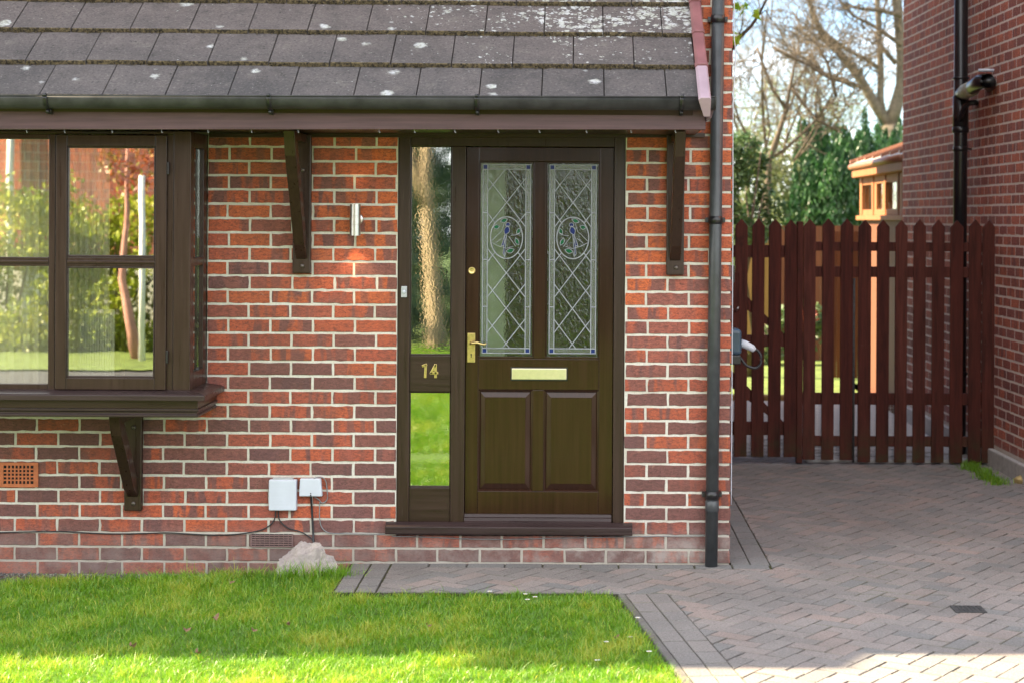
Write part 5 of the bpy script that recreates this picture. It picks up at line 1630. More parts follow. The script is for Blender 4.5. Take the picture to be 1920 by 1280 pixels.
# soil pipe
def on_wall(px, off):
    """point of the side wall (offset outwards) under image column px -> (x, y)"""
    k = (px - XV)/F
    # nb_far + dv*u + nv*off : x = k*y
    bx_, by_ = nb_far.x + nv.x*off, nb_far.y + nv.y*off
    u = (k*by_ - bx_)/(dv.x - k*dv.y)
    return bx_ + dv.x*u, by_ + dv.y*u
def nz(py, px, y): return P(px, py, y).z
sx, sy = on_wall(1800, 0.10)
mb = MB(); mb.smooth = True
mb.tube([(sx, sy, 0.0), (sx, sy, 5.1)], 0.0545, 20)
sp = reparent(mb.build('soil_pipe', M['black']), nh)
zk = nz(215, 1800, sy)
mb = MB(); mb.smooth = True
for z0, z1, r in ((nz(240, 1800, sy), nz(180, 1800, sy), 0.062), (nz(250, 1800, sy), nz(238, 1800, sy), 0.066), (nz(150, 1800, sy), nz(145, 1800, sy), 0.064)):
    mb.lathe((sx, sy, z0), [(0.055, 0), (r, 0.004), (r, z1-z0-0.004), (0.055, z1-z0)], 20)
sub(mb.build('pipe_collar', M['black']), sp)
# branch elbow (large) running along the wall towards the street, then into it
ex_, ey_ = on_wall(1850, 0.10)
ix_, iy_ = on_wall(1856, -0.02)
zA, zB = nz(165, 1810, sy), nz(152, 1845, ey_)
mb = MB(); mb.smooth = True
p0 = Vector((sx, sy, zA - 0.05)); p1 = Vector((ex_, ey_, zB))
pm_ = p0.lerp(p1, 0.75) + Vector((0, 0, 0.02))
mb.tube([p0, p0.lerp(p1, 0.30), p0.lerp(p1, 0.60) + Vector((0, 0, 0.012)), pm_, p1 + Vector((0.0, 0, 0.0)), Vector((ix_, iy_, zB - 0.005))], [0.052, 0.054, 0.055, 0.055, 0.055, 0.055], 18)
sub(mb.build('branch_pipe', M['black']), sp)
mb = MB(); mb.smooth = True
q0, q1 = p0.lerp(p1, 0.16), p0.lerp(p1, 0.46)
mb.tube([q0, q0.lerp(q1, .05), q0.lerp(q1, .95), q1], [0.054, 0.061, 0.061, 0.054], 18)
sub(mb.build('branch_collar', plain('dusty_grey_collar', (0.30, 0.29, 0.22), 0.6, 0.3, 30, 0.1)), sp)
# small waste pipe
wx, wy = on_wall(1828, 0.03); wx2, wy2 = on_wall(1832, -0.02)
mb = MB(); mb.smooth = True
zt3 = nz(193, 1825, wy)
mb.tube([(sx - 0.02, sy - 0.06, nz(228, 1803, sy)), (sx - 0.01, sy - 0.09, nz(215, 1806, sy)), (sx + 0.005, sy - 0.12, nz(203, 1810, sy)), Vector((sx, sy - .14, zt3)).lerp(Vector((wx, wy, zt3)), .5), (wx, wy, zt3), (wx2, wy2, zt3)], [0.021, 0.021, 0.021, 0.021, 0.021, 0.021], 12)
sub(mb.build('waste_pipe', M['black']), sp)
for py in (280, 700):
    mb = MB(); z0 = nz(py, 1800, sy); cx_, cy_ = on_wall(1820, 0.012)
    mb.smooth = True
    mb.lathe((sx, sy, z0 - 0.02), [(0.055, 0), (0.0595, 0.002), (0.0595, 0.038), (0.055, 0.04)], 20)
    mb.tube([(sx, sy - .05, z0), (cx_, cy_, z0)], 0.008, 8)
    sub(mb.build('pipe_clip', M['black']), sp)
# white overflow
ox_, oy_ = on_wall(1862, 0.0)
mb = MB(); mb.smooth = True
zo = nz(132.5, 1850, oy_)
mb.tube([(ox_ + 0.02, oy_, zo), Vector((ox_, oy_, zo)) + Vector((nv.x, nv.y, 0))*0.115], 0.0115, 12)
reparent(mb.build('overflow_pipe', M['white_pl']), nh)
# yellow stone at the wall foot
bm = bmesh.new(); bmesh.ops.create_icosphere(bm, subdivisions=3, radius=0.06)
for vtx in bm.verts: vtx.co *= 1 + 0.25*noise.noise(vtx.co*25); vtx.co.z *= 0.6
me = bpy.data.meshes.new('stone'); bm.to_mesh(me); bm.free(); me.materials.append(M['yellowish'])
st = bpy.data.objects.new('stone', me); col.objects.link(st); p = ground(1918, 905); st.location = (p.x, p.y, 0.02)
tag(st, 'small sandy yellow stone at the foot of the neighbouring wall', 'stone')

# conservatory behind the neighbour's house
cs = empty('conservatory', 'golden timber conservatory with small square windows behind the brick house', 'conservatory', (3.05, 17.0, 0))
CX, CY0, CY1 = 3.13, 17.06, 20.1
zcs = lambda py, y: P(1650, py, y).z
zs0, zs1 = 1.86, 2.30
mb = MB()
mb.box((CX + 0.01, CY0, -0.1), (6.5, CY1, zs0 - 0.03))
reparent(mb.build('dwarf_wall', M['ofence']), cs)
mb = MB(); mb.box((CX - 0.05, CY0, zs0 - 0.028), (6.5, CY1 + 0.05, zs0 + 0.02)); reparent(mb.build('sill', M['consv'], bevel=0.004), cs)
mb = MB()
y = CY0
step = (CY1 - CY0)/4
xw = CX + 0.05
for k in range(5):
    mb.box((CX, CY0 + k*step - 0.045, zs0 + 0.0205), (CX + 0.09, CY0 + k*step + 0.045, zs1))
for k in range(4):
    a, b = CY0 + k*step + 0.0455, CY0 + (k+1)*step - 0.0455
    mb.box((CX + 0.01, a, zs0 + 0.0205), (CX + 0.08, b, zs0 + 0.085)); mb.box((CX + 0.01, a, zs1 - 0.085), (CX + 0.08, b, zs1))
    if k % 2 == 0:
        mb.box((CX + 0.012, a, zs0 + 0.0852), (CX + 0.078, a + 0.15, zs1 - 0.0852)); mb.box((CX + 0.012, b - 0.15, zs0 + 0.0852), (CX + 0.078, b, zs1 - 0.0852))
mb.box((CX, CY1 + 0.0455, zs0 + 0.0205), (6.5, CY1 + 0.10, zs1))
reparent(mb.build('frame', M['consv'], bevel=0.004), cs)
for k in range(4):
    a, b = CY0 + k*step + 0.0455, CY0 + (k+1)*step - 0.0455
    if k % 2 == 0: a, b = a + 0.1505, b - 0.1505
    mb = MB(); mb.box((CX + 0.04, a, zs0 + 0.0855), (CX + 0.046, b, zs1 - 0.0855)); reparent(mb.build('pane', glass_mat('conservatory_glass', 0.5, (0.8, 0.8, 0.7)) if k == 0 else bpy.data.materials['conservatory_glass']), cs)
mb = MB()
mb.hexa([(CX - 0.09, CY0, zs1 + 0.0), (6.5, CY0, zs1 + 0.0), (6.5, CY0, zs1 + 0.13), (CX - 0.09, CY0, zs1 + 0.13)], [(CX - 0.09, CY1 + .1, zs1 + 0.0), (6.5, CY1 + .1, zs1 + 0.0), (6.5, CY1 + .1, zs1 + 0.13), (CX - 0.09, CY1 + .1, zs1 + 0.13)])
reparent(mb.build('eaves', M['consv'], bevel=0.01), cs)
mb = MB(); mb.smooth = True
half_pipe(mb, (CX - 0.12, 0, 0), (CX - 0.12, 0.01, 0), 0.05, 0.004) if False else None
mb.tube([(CX - 0.10, CY0, zs1 + 0.12), (CX - 0.10, CY1 + 0.1, zs1 + 0.12)], 0.035, 10)
reparent(mb.build('gutter', M['terraroof']), cs)
mb = MB()
zr0, zr1 = zs1 + 0.15, zs1 + 1.05
mb.hexa([(CX - 0.08, CY0, zr0 - 0.01), (CX - 0.08, CY1 + 0.1, zr0 - 0.01), (CX - 0.08, CY1 + 0.1, zr0 + 0.012), (CX - 0.08, CY0, zr0 + 0.012)], [(CX + 2.4, CY0, zr1 - 0.01), (CX + 2.4, CY1 + .1, zr1 - 0.01), (CX + 2.4, CY1 + .1, zr1 + 0.012), (CX + 2.4, CY0, zr1 + 0.012)])
rf = reparent(mb.build('roof', plain('pale_polycarbonate', (0.55, 0.50, 0.45), 0.25, 0.1, 10, 0.0)), cs)
for k in range(7):
    y = CY0 + 0.02 + k*(CY1 + .06 - CY0)/6
    mb = MB()
    mb.hexa([(CX - 0.11, y, zr0 + 0.0125), (CX - 0.11, y + 0.05, zr0 + 0.0125), (CX - 0.11, y + 0.05, zr0 + 0.045), (CX - 0.11, y, zr0 + 0.045)], [(CX + 2.4, y, zr1 + 0.0125), (CX + 2.4, y + .05, zr1 + 0.0125), (CX + 2.4, y + .05, zr1 + 0.045), (CX + 2.4, y, zr1 + 0.045)])
    sub(mb.build('roof_bar', M['terraroof']), rf)

# ================================================================== BACK GARDEN
sheet('back_patio', [(XC + 0.0, 13.95), (3.0, 13.95), (3.0, 18.4), (-4, 18.4), (-4, 16.8), (XC, 16.8)], 0.0, M['concrete'])
sheet('back_lawn', [(-9, 18.6), (2.98, 18.6), (2.98, 20.2), (9, 20.2), (9, 33), (-9, 33)], 0.02, M['lawnback'])
mb = MB(); mb.box((-4, 18.42, -0.05), (2.97, 18.58, 0.05)); tag(mb.build('lawn_edging', M['goldfence'], bevel=0.01), 'tan timber edging between the rear patio and the back lawn', 'edging')
def board_fence(name, x0, x1, y, z1, m, label, bw=0.14, posts=True):
    root = empty(name, label, 'fence', ((x0+x1)/2, y, 0))
    mb = MB(); x = x0
    rr = random.Random(int(abs(x0*100)) + 3)
    while x < x1 - 0.01:
        e = min(x + bw, x1)
        mb.tint = (rr.random(), 0, 0)
        off = rr.uniform(0, 0.008)
        mb.box((x + 0.002, y - off, 0.02), (e - 0.002, y + 0.018, z1 + rr.uniform(-0.01, 0.01)))
        x += bw
    reparent(mb.build('board_panel', m), root)
    mb = MB()
    for z in (0.4, z1 - 0.35): mb.box((x0, y + 0.019, z), (x1, y + 0.06, z + 0.08))
    reparent(mb.build('rail', m), root)
    return root
board_fence('garden_fence', 2.58, 4.4, 23.5, 1.76, M['ofence'], 'orange stained board fence at the back of the garden behind the gate')
board_fence('garden_fence', 2.05, 2.575, 23.6, 1.70, M['goldfence'], 'narrow golden board fence panel left of the orange fence', 0.12)
board_fence('garden_fence', 2.92, 3.35, 20.9, 1.70, M['ofence'], 'orange fluted boards beside the conservatory behind the gate', 0.06)

# ------------------------------------------------------------------ vegetation
def leaf_faces(mb, rg, c, s, tint, up=0.0, asp=0.5):
    a = Vector((rg.gauss(0, 1), rg.gauss(0, 1), rg.gauss(0, 1) + up)).normalized()
    b = a.orthogonal().normalized()
    b = (b*math.cos(q := rg.uniform(0, 6.28)) + a.cross(b)*math.sin(q))
    a *= s; b *= s*asp
    mb.tint = (min(1, max(0, tint)), 0, 0)
    c = Vector(c)
    mb.poly([c - a, c + b, c + a, c - b])
def blob(mb, rg, c, rad, n, s, up=0.0, asp=0.5, shell=0.5, freq=1.6, thr=-0.1, tb=0.45):
    c = Vector(c); k = 0; tries = 0
    while k < n and tries < n*8:
        tries += 1
        d = Vector((rg.gauss(0, 1), rg.gauss(0, 1), rg.gauss(0, 1))).normalized()
        r = rg.random()**(1/3)*(1-shell) + shell*rg.uniform(0.75, 1.05)
        lump = 1 + 0.28*noise.noise(d*2.3 + c)
        p = c + Vector((d.x*rad[0], d.y*rad[1], d.z*rad[2]))*r*lump
        nv_ = noise.noise(p*freq)
        if nv_ < thr: continue
        leaf_faces(mb, rg, p, s*rg.uniform(0.6, 1.3), tb + 0.5*nv_ + rg.gauss(0, 0.16), up, asp)
        k += 1
def limb(mb, rg, p, d, L, r, depth, gnarl=0.25, minr=0.004, spread=0.6, up=0.1, kids=(2, 3)):
    pts, rad = [Vector(p)], [r]
    n = 5
    d = Vector(d).normalized()
    for i in range(n):
        d = (d + Vector((rg.gauss(0, gnarl), rg.gauss(0, gnarl), rg.gauss(0, gnarl) + up))*0.5).normalized()
        pts.append(pts[-1] + d*L/n); rad.append(max(minr, r*(1 - 0.62*(i+1)/n)))
    mb.tube(pts, rad, 6 if r > 0.02 else 4, False)
    if depth > 0:
        for k in range(rg.randint(*kids)):
            i = rg.randint(2, n)
            q = (d + Vector((rg.gauss(0, spread), rg.gauss(0, spread), rg.gauss(0, spread*0.7)))).normalized()
            limb(mb, rg, pts[i], q, L*rg.uniform(0.5, 0.78), max(minr, rad[i]*0.72), depth-1, gnarl, minr, spread, up, kids)
        for k in range(2):
            i = rg.randint(1, n-1)
            q = (d + Vector((rg.gauss(0, 1), rg.gauss(0, 1), rg.gauss(0, 1)))).normalized()
            limb(mb, rg, pts[i], q, L*rg.uniform(0.25, 0.45), max(minr, rad[i]*0.4), min(1, depth-1), gnarl, minr, spread, up, (1, 2))
# forked bare tree right of the gap
TD = 31.0
rg = random.Random(12)
ft = empty('bare_tree', 'large bare forked tree rising beside the neighbouring house', 'tree', P(1672, 500, TD) * Vector((1, 1, 0)))
mb = MB(); mb.smooth = True
def chain(pxs, d): return [P(x, y, d) for x, y in pxs]
tr0 = P(1678, 420, TD); tr0.z = 0
mb.tube([tr0, P(1678, 420, TD), P(1675, 300, TD), P(1668, 235, TD)], [0.30, 0.26, 0.22, 0.20], 12)
limbs_ = [([(1668, 238), (1640, 195), (1617, 155), (1590, 118), (1560, 82), (1537, 55), (1524, 25), (1515, -10), (1505, -60)], [.15, .13, .11, .10, .09, .08, .07, .06, .04]),
          ([(1656, 222), (1651, 190), (1651, 140), (1650, 90), (1647, 40), (1643, -20), (1640, -90)], [.10, .085, .08, .075, .07, .06, .05]),
          ([(1668, 238), (1680, 200), (1690, 160), (1691, 110), (1686, 50), (1680, -10), (1678, -80)], [.18, .16, .14, .13, .12, .11, .09]),
          ([(1640, 200), (1628, 172), (1618, 150), (1616, 135)], [.07, .06, .045, .03])]
for pxs, rs in limbs_:
    mb.tube(chain(pxs, TD), [q*0.72 for q in rs], 10)
reparent(mb.build('trunk', M['bark']), ft)
mb = MB(); mb.smooth = True
for pxs, rs in limbs_:
    ch = chain(pxs, TD)
    for k in range(4):
        i = rg.randint(1, len(ch)-2)
        d0 = (ch[i+1] - ch[i]).normalized()
        q = (d0 + Vector((rg.gauss(-0.5, 0.7), rg.gauss(0, 0.5), rg.gauss(0.1, 0.5)))).normalized()
        limb(mb, rg, ch[i], q, rg.uniform(0.6, 1.4), 0.016, 2, 0.35, 0.006, 0.6, 0.05)
for pxs in ([(1690, 30), (1650, 20), (1620, 18), (1585, 10), (1560, -10)], [(1690, 85), (1655, 60), (1630, 45), (1600, 30), (1575, 5)],
            [(1585, 115), (1560, 90), (1545, 75), (1535, 60)], [(1680, 120), (1655, 90), (1640, 60)], [(1650, 130), (1620, 110), (1590, 95), (1570, 80), (1545, 60)],
            [(1616, 165), (1580, 150), (1545, 138), (1520, 120), (1495, 100), (1470, 92), (1440, 75)], [(1545, 140), (1530, 120), (1520, 100)]):
    mb.tube(chain(pxs, TD - 0.5), [0.045, 0.038, 0.032, 0.026, 0.02, 0.016, 0.012][:len(pxs)], 6)
    for k in range(4):
        ch = chain(pxs, TD - 0.5); i = rg.randint(1, len(ch)-1)
        limb(mb, rg, ch[i], (rg.gauss(-.4, .8), rg.gauss(0, .5), rg.gauss(.2, .6)), rg.uniform(.4, 1.1), 0.016, 2, 0.35, 0.006, 0.6, 0.05)
reparent(mb.build('branches', M['twig']), ft)
# thin bare saplings behind
for (px, py, d, lean, seed, m, lab) in ((1440, 330, 27.0, (0.35, 0, 1), 5, 'twig', 'thin leaning bare tree with upright dark branches, left in the gap'), (1560, 320, 36.0, (-0.25, 0, 1), 9, 'twig_y', 'ochre twiggy bare tree behind the dark conifers'),
                                   (1400, 330, 38.0, (0.1, 0, 1), 14, 'twig_y', 'pale ochre twiggy tree beside the red brick corner')):
    rg = random.Random(seed)
    b = P(px, py, d)
    t_ = empty('bare_tree', lab, 'tree', (b.x, b.y, 0))
    mb = MB(); mb.smooth = True
    mb.tube([(b.x, b.y, 0), (b.x, b.y, b.z*0.5), b], [0.06, 0.05, 0.035], 8)
    reparent(mb.build('trunk', M['bark']), t_)
    mb = MB(); mb.smooth = True
    for k in range(7):
        q = Vector(lean) + Vector((rg.gauss(0, 0.45), rg.gauss(0, 0.4), 0))
        limb(mb, rg, b + Vector((0, 0, rg.uniform(-0.5, 0.2))), q, rg.uniform(1.6, 2.8), 0.026, 3, 0.3, 0.0045, 0.5, 0.08)
    reparent(mb.build('branches', M[m]), t_)
# long diagonal branches crossing the gap
rg = random.Random(31)
dt = empty('bare_tree', 'bare tree with long crossing diagonal boughs behind the picket gate', 'tree', P(1440, 420, 24.0)*Vector((1, 1, 0)))
mb = MB(); mb.smooth = True
b0 = P(1437, 420, 24.0)
mb.tube([(b0.x, 24.0, 0), (b0.x, 24.0, b0.z*.6), b0, P(1442, 300, 24.0), P(1460, 250, 24), P(1474, 205, 24), P(1484, 150, 24), P(1498, 85, 24)], [.06, .055, .05, .042, .034, .028, .02, .01], 8)
reparent(mb.build('trunk', M['twig']), dt)
mb = MB(); mb.smooth = True
for pxs in ([(1442, 300), (1470, 282), (1500, 255), (1530, 225), (1555, 195), (1568, 182)], [(1484, 165), (1510, 200), (1530, 225), (1560, 240), (1580, 250)], [(1474, 205), (1450, 170), (1430, 120), (1420, 90)], [(1568, 182), (1560, 150), (1552, 120), (1530, 80)],
            [(1450, 90), (1490, 110), (1520, 125), (1550, 145), (1580, 155), (1610, 170)]):
    ch = chain(pxs, 24.0)
    mb.tube(ch, [0.026, 0.024, 0.021, 0.018, 0.013, 0.01][:len(ch)], 6)
    for k in range(8):
        i = rg.randint(0, len(ch)-1)
        limb(mb, rg, ch[i], (rg.gauss(0, .7), rg.gauss(0, .5), rg.gauss(.3, .6)), rg.uniform(.3, .9), 0.010, 2, 0.35, 0.004, 0.6, 0.05)
reparent(mb.build('branches', M['twig']), dt)
# branch with fresh leaves near the corner
rg = random.Random(8)
lt = empty('young_tree', 'branch with fresh lime green leaves showing beside the house corner', 'tree', (1.0, 17.8, 0))
mb = MB(); mb.smooth = True
a = [Vector((0.9, 17.8, 0)), Vector((0.95, 17.8, 1.4)), P(1355, 120, 17.6), P(1385, 72, 17.5), P(1408, 50, 17.5), P(1422, 30, 17.5), P(1442, -10, 17.5), P(1455, -40, 17.5)]
mb.tube(a, [.05, .04, .026, .022, .017, .014, .010, .008], 8)
mb.tube([P(1422, 30, 17.5), P(1435, 20, 17.5), P(1448, 40, 17.4)], [.008, .006, .004], 6)
mb.tube([P(1385, 72, 17.5), P(1392, 45, 17.5), P(1394, 15, 17.5)], [.008, .006, .004], 6)
reparent(mb.build('trunk', M['twig']), lt)
mb = MB()
for (px, py) in ((1385, 12), (1392, 15), (1397, 18), (1399, 10), (1380, 8), (1391, 24), (1416, 22), (1419, 28), (1417, 30), (1382, 75), (1381, 80), (1385, 72), (1379, 60), (1377, 14), (1395, 12)):
    for k in range(2):
        leaf_faces(mb, rg, P(px + rg.gauss(0, 2), py + rg.gauss(0, 2), 17.45 + rg.gauss(0, .05)), rg.uniform(0.03, 0.055), rg.random(), 0, 0.6)
reparent(mb.build('leaves', M['fresh'], fix=False), lt)

# conifers
def conifer(px, pyt, d, w, seed, label, n=5200):
    rg = random.Random(seed)
    top = P(px, pyt, d); hh_ = top.z
    root = empty('conifer', label, 'tree', (top.x, d, 0))
    mb = MB(); mb.smooth = True; mb.tube([(top.x, d, 0), (top.x, d, hh_*0.8)], [0.10, 0.03], 8); reparent(mb.build('trunk', M['bark']), root)
    mb = MB()
    plumes = []
    for k in range(64):
        z = hh_*rg.uniform(0.15, 0.93); a = rg.uniform(0, 6.28)
        env = w*min(1.0, (1.04 - z/hh_)*3.6)**0.6
        r = env*rg.uniform(0.45, 1.0)
        plumes.append((Vector((top.x + math.cos(a)*r, d + math.sin(a)*r, z)), hh_*rg.uniform(0.10, 0.2), rg.uniform(0.13, 0.24)*w/0.5, rg.gauss(0, 0.15)))
    plumes += [(Vector((top.x + rg.gauss(0, .12*w), d, hh_*0.88)), hh_*0.13, 0.13, 0.0) for _ in range(3)]
    per = n//len(plumes)
    for (c, hp, rp_, tb) in plumes:
        for k in range(per):
            t = rg.random()
            rr = rp_*(1 - t)**0.6*math.sqrt(rg.random())
            a = rg.uniform(0, 6.28)
            p = c + Vector((math.cos(a)*rr, math.sin(a)*rr, (t - 0.35)*hp*1.5))
            leaf_faces(mb, rg, p, rg.uniform(0.022, 0.05), 0.36 + tb + 0.34*(rr/rp_) + rg.gauss(0, .16), 3.0, 0.26)
    reparent(mb.build('crown', M['conifer'], fix=False), root)
conifer(1532, 243, 27.0, 0.42, 1, 'tall dark green conifer, leftmost of the row behind the gate', 30000)
conifer(1600, 262, 26.0, 0.50, 2, 'bushy dark green conifer in the middle of the row behind the conservatory', 30000)
conifer(1570, 285, 25.0, 0.40, 6, 'shorter brighter conifer standing in front of the dark row', 24000)
conifer(1660, 245, 27.5, 0.55, 3, 'dark green conifer rising right behind the conservatory roof', 26000)
conifer(1515, 320, 25.2, 0.30, 4, 'low round conifer at the left foot of the dark row', 16000)

def shrub(name, label, parts, m, seed, s=0.05, up=0.0, thr=-0.1, asp=0.55, cat='shrub', trunk_m='twig', tb=0.45, freq=1.6, shell=0.4):
    rg = random.Random(seed)
    c0 = parts[0][0]
    root = empty(name, label, cat, (c0[0], c0[1], 0))
    mb = MB(); mb.smooth = True
    for c, rad, n in parts:
        for k in range(3):
            mb.tube([(c[0] + rg.gauss(0, rad[0]*.15), c[1], 0), (c[0] + rg.gauss(0, rad[0]*.3), c[1], c[2]*0.6), (c[0] + rg.gauss(0, rad[0]*.45), c[1], c[2] + rad[2]*0.5)], [0.03, 0.022, 0.008], 6)
    reparent(mb.build('stems', M[trunk_m]), root)
    mb = MB()
    for c, rad, n in parts: blob(mb, rg, c, rad, n, s, up, asp, shell, freq, thr, tb)
    reparent(mb.build('crown', M[m], fix=False), root)
    return root
def cpx(px, py, d): return tuple(P(px, py, d))
shrub('holly_bush', 'dark mottled holly bush beside the house corner behind the narrow gate', [(cpx(1390, 330, 21.0), (0.45, 0.4, 0.55), 3000), (cpx(1420, 395, 21.0), (0.5, 0.4, 0.4), 1800)], 'ivy', 41, 0.035, thr=-0.05)
shrub('pale_shrub', 'pale yellow-green spring shrub filling the gap left of the conifers', [(cpx(1440, 380, 26.0), (0.75, 0.5, 0.7), 3600), (cpx(1480, 330, 28.0), (0.6, 0.5, 0.8), 1800), (cpx(1400, 300, 29.0), (0.6, 0.5, 0.9), 1500)], 'palebush', 42, 0.032, thr=0.0)
shrub('pale_shrub', 'hazy tall shrub with sparse ochre buds behind the pale shrub', [(cpx(1430, 230, 34.0), (1.0, 0.6, 1.0), 1700), (cpx(1520, 200, 36.0), (0.9, 0.6, 0.9), 1300), (cpx(1600, 230, 36.0), (0.8, 0.6, 0.8), 900)], 'palebush', 43, 0.030, thr=0.02, tb=0.6)
shrub('garden_shrub', 'low green shrub with red flowers in front of the orange fence', [((2.75, 22.6, 0.45), (0.35, 0.3, 0.4), 900), ((2.35, 22.8, 0.35), (0.3, 0.3, 0.35), 700)], 'ivy', 44, 0.04, tb=0.8)
shrub('red_shrub', 'small red-leaved shrub behind the gate pickets', [((2.80, 22.2, 0.62), (0.14, 0.14, 0.16), 300)], 'red', 45, 0.035)
# a far wood behind the garden
rg = random.Random(50)
mb = MB()
for k in range(26):
    x = rg.uniform(-6, 16); y = rg.uniform(44, 58)
    blob(mb, rg, (x, y, rg.uniform(0.8, 2.0)), (1.6, 1.0, rg.uniform(1.0, 1.7)), 420, 0.12, 0, 0.6, 0.4, 0.7, -0.05, 0.5)
tag(mb.build('woods', M['palebush'], fix=False), 'hazy spring woodland far behind the garden', 'woodland', None, 'stuff')

# ================================================================== ACROSS THE STREET (seen in the window reflections)
sheet('road', [(-40, -3.6), (-3.6, -3.6), (-3.6, 1.9), (-40, 1.9)], -0.05, M['asphalt'])
sheet('pavement', [(-40, 1.95), (-3.6, 1.95), (-3.6, 3.2), (-40, 3.2)], -0.02, M['concrete'], th=0.1)
sheet('front_lawn', [(-40, 3.22), (-3.59, 3.22), (-3.59, -3.64), (0.9, -3.64), (0.9, 4.99), (-40, 4.99)], ZLN, M['lawnback'])
sheet('front_drive', [(0.92, -3.6), (8, -3.6), (8, 5.58), (0.92, 5.58)], -0.008, M['paver'])
sheet('verge', [(-40, -14), (40, -14), (40, -3.65), (-40, -3.65)], -0.03, M['lawnback'])
shrub('hedge', 'yellow-green conifer hedge across the street, reflected in the bay window', [((-9.4, -7.2, 1.0), (1.3, 0.8, 1.7), 13000), ((-7.7, -7.0, 0.9), (1.1, 0.8, 1.5), 12000), ((-6.2, -7.0, 0.8), (0.9, 0.7, 1.35), 10000)], 'hedge', 61, 0.042, 0.8, -0.25, cat='hedge', shell=0.6)
shrub('hedge', 'green shrub across the street beside the white post, reflected in the casement', [((-5.2, -7.4, 0.8), (0.7, 0.6, 1.5), 8000)], 'hedge', 62, 0.04, 0.8, -0.25, cat='hedge', shell=0.6)
shrub('hedge', 'blue-green conifers across the street, reflected in the door side light', [((-3.3, -9.0, 2.4), (1.3, 0.9, 3.3), 9000), ((-1.4, -9.5, 2.2), (1.3, 0.9, 3.2), 9000), ((0.6, -9.5, 1.8), (1.2, 0.9, 2.6), 6000)], 'hedge_d', 63, 0.075, 0.8, -0.25, cat='hedge', shell=0.6)
rg = random.Random(70)
tt = empty('garden_tree', 'pale barked tree across the street, reflected in the door side light', 'tree', (-2.1, -6.6, 0))
mb = MB(); mb.smooth = True
mb.tube([(-2.0, -6.6, -.05), (-2.03, -6.6, 0.15), (-2.10, -6.6, 1.2), (-2.2, -6.6, 2.4), (-2.15, -6.6, 3.4)], [0.20, 0.14, 0.115, 0.09, 0.06], 14)
mb.tube([(-2.18, -6.6, 2.0), (-2.4, -6.6, 2.6), (-2.5, -6.6, 3.5)], [0.10, 0.08, 0.06], 10)
reparent(mb.build('trunk', M['paltrunk']), tt)
mb = MB()
blob(mb, rg, (-2.2, -6.6, 4.6), (1.5, 1.3, 1.1), 2500, 0.07)
reparent(mb.build('crown', M['hedge'], fix=False), tt)
t2 = empty('garden_tree', 'slim pink barked tree across the street, reflected in the casement', 'tree', (-6.0, -5.6, 0))
mb = MB(); mb.smooth = True
mb.tube([(-5.78, -5.4, -.05), (-5.9, -5.4, 0.5), (-6.0, -5.4, 1.0), (-5.93, -5.4, 1.9), (-5.93, -5.4, 2.8)], [0.085, 0.065, 0.05, 0.035, 0.02], 12)
reparent(mb.build('trunk', M['pinktrunk']), t2)
mb = MB()
blob(mb, rg, (-5.8, -5.4, 2.6), (0.5, 0.5, 0.5), 500, 0.05)
reparent(mb.build('crown', M['red'], fix=False), t2)
mb = MB(); mb.smooth = True
mb.tube([(-5.64, -5.0, -.05), (-5.64, -5.0, 2.35)], 0.04, 12)
mb.lathe((-5.64, -5.0, 1.15), [(0.04, 0), (0.06, 0.02), (0.06, 0.09), (0.04, 0.11)], 12)
tag(mb.build('white_post', M['whitepost']), 'white painted post across the street, reflected in the casement', 'post')
oh = empty('brick_house', 'sunlit brick house across the street, seen as a reflection in the bay window', 'house', (-9, -11, 0))
mb = MB()
brick_face(mb, lambda u, n, z: (u, -11 + n, z), -16, -3.2, 1.0, 5.0, 0.0, 0.0, (), 77, lambda z, r: r*0.6, 0.075*2, 0.225*2)
mm_ = mb.build('wall', M['brick_n']); reparent(mm_, oh)
mb = MB(); mb.box((-16, -17, -0.1), (-3.2, -11.004, 5.0)); reparent(mb.build('mortar_joints', M['mortar']), oh)
mb = MB(); roof_prism(mb, -16.3, -2.9, -17.4, -10.6, 5.0, 7.4); reparent(mb.build('roof', M['roofplain']), oh)
mb = MB(); mb.smooth = True; mb.tube([(-9.2, -10.9, 0), (-9.2, -10.9, 4.95)], 0.06, 10); reparent(mb.build('downpipe', M['whitepost']), oh)

# ================================================================== LIGHT
SUN_EL, SUN_AZ = R(36), R(-75)          # low sun behind the houses, to the left (azimuth from +Y towards +X)
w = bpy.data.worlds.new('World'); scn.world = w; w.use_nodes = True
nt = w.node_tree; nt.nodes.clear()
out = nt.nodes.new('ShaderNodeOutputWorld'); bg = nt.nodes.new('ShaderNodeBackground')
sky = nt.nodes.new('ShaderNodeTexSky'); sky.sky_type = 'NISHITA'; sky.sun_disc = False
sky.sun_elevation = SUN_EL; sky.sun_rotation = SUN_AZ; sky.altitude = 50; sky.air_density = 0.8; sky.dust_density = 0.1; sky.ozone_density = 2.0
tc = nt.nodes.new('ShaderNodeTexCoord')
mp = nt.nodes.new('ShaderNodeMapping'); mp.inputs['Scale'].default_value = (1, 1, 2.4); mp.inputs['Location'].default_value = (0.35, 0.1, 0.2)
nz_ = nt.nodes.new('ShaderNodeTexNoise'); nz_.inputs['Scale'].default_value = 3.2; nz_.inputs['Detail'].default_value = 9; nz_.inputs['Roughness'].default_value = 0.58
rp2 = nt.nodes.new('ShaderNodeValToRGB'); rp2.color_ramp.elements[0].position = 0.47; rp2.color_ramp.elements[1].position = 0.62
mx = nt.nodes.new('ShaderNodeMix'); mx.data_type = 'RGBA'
nt.links.new(tc.outputs['Generated'], mp.inputs['Vector']); nt.links.new(mp.outputs[0], nz_.inputs['Vector']); nt.links.new(nz_.outputs[0], rp2.inputs[0])
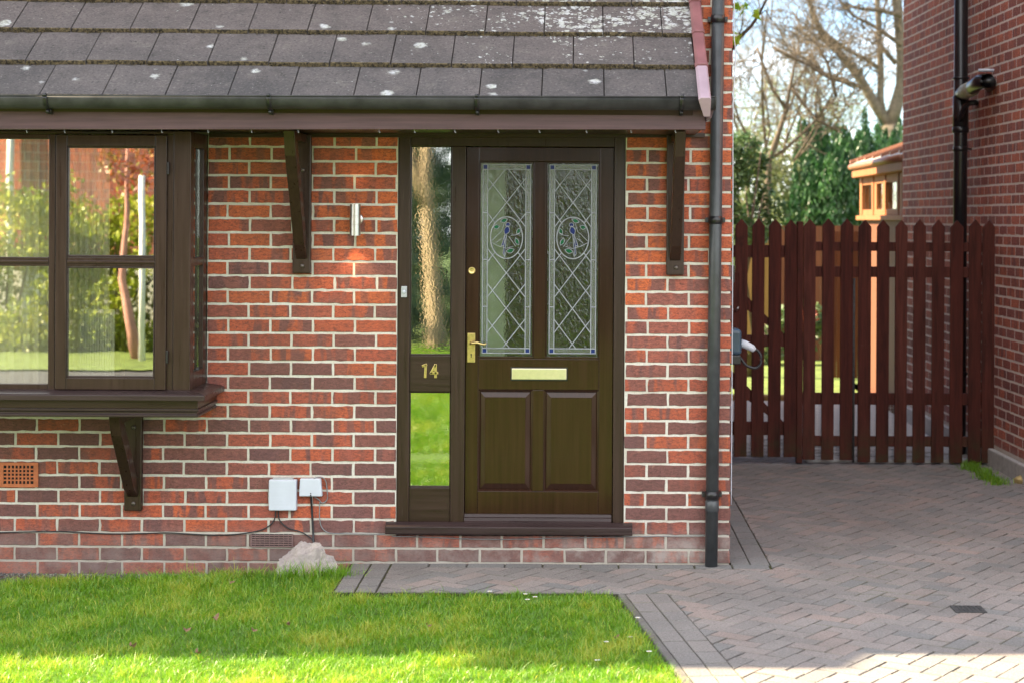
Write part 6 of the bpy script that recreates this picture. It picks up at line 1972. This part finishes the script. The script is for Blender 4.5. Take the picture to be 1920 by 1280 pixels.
sxyz = nt.nodes.new('ShaderNodeVectorMath'); sxyz.operation = 'DOT_PRODUCT'; nt.links.new(tc.outputs['Generated'], sxyz.inputs[0]); sxyz.inputs[1].default_value = (0.45, 0.9, -0.1)
mrg = nt.nodes.new('ShaderNodeMapRange'); mrg.inputs['From Min'].default_value = 0.25; mrg.inputs['From Max'].default_value = -0.5; mrg.inputs['To Min'].default_value = -0.075; mrg.inputs['To Max'].default_value = 0.16  # unseen clouds added behind the camera and leftward to brighten the shaded walls
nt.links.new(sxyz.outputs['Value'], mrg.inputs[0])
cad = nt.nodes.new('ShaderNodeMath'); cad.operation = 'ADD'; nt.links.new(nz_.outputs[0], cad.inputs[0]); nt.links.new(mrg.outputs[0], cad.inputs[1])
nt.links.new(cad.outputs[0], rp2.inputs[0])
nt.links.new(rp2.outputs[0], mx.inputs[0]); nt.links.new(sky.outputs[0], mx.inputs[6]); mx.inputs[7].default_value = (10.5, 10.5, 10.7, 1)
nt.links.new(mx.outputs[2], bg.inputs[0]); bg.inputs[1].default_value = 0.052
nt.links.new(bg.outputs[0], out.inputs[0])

sl_ = bpy.data.lights.new('sun', 'SUN'); sl_.energy = 4.3; sl_.angle = R(0.53); sl_.color = (1.0, 0.82, 0.56)
so = bpy.data.objects.new('sun', sl_); col.objects.link(so)
sd = Vector((math.sin(SUN_AZ)*math.cos(SUN_EL), math.cos(SUN_AZ)*math.cos(SUN_EL), math.sin(SUN_EL)))
so.rotation_euler = sd.to_track_quat('Z', 'Y').to_euler()

# ================================================================== CAMERA
cam = bpy.data.cameras.new('camera'); co = bpy.data.objects.new('camera', cam); col.objects.link(co)
cam.sensor_width = 36; cam.lens = 36*F/1920
cam.shift_x = (960 - XV)/1920; cam.shift_y = (YV - 640)/1920
cam.clip_start = 0.1; cam.clip_end = 800
co.location = (0, 0, H)
co.matrix_world = Matrix.Translation((0, 0, H)) @ Matrix.Rotation(R(90), 4, 'X') @ Matrix.Rotation(ROLL, 4, 'Z')
cam.dof.use_dof = True; cam.dof.focus_distance = D - 0.05; cam.dof.aperture_fstop = 2.9
scn.camera = co
scn.view_settings.view_transform = 'Standard'; scn.view_settings.look = 'None'; scn.view_settings.gamma = 1.0
scn.view_settings.exposure = 2.68
scn.render.engine = 'CYCLES'
scn.cycles.use_denoising = True
scn.cycles.max_bounces = 8; scn.cycles.diffuse_bounces = 4; scn.cycles.glossy_bounces = 4; scn.cycles.transparent_max_bounces = 12
scn.cycles.sample_clamp_indirect = 8.0
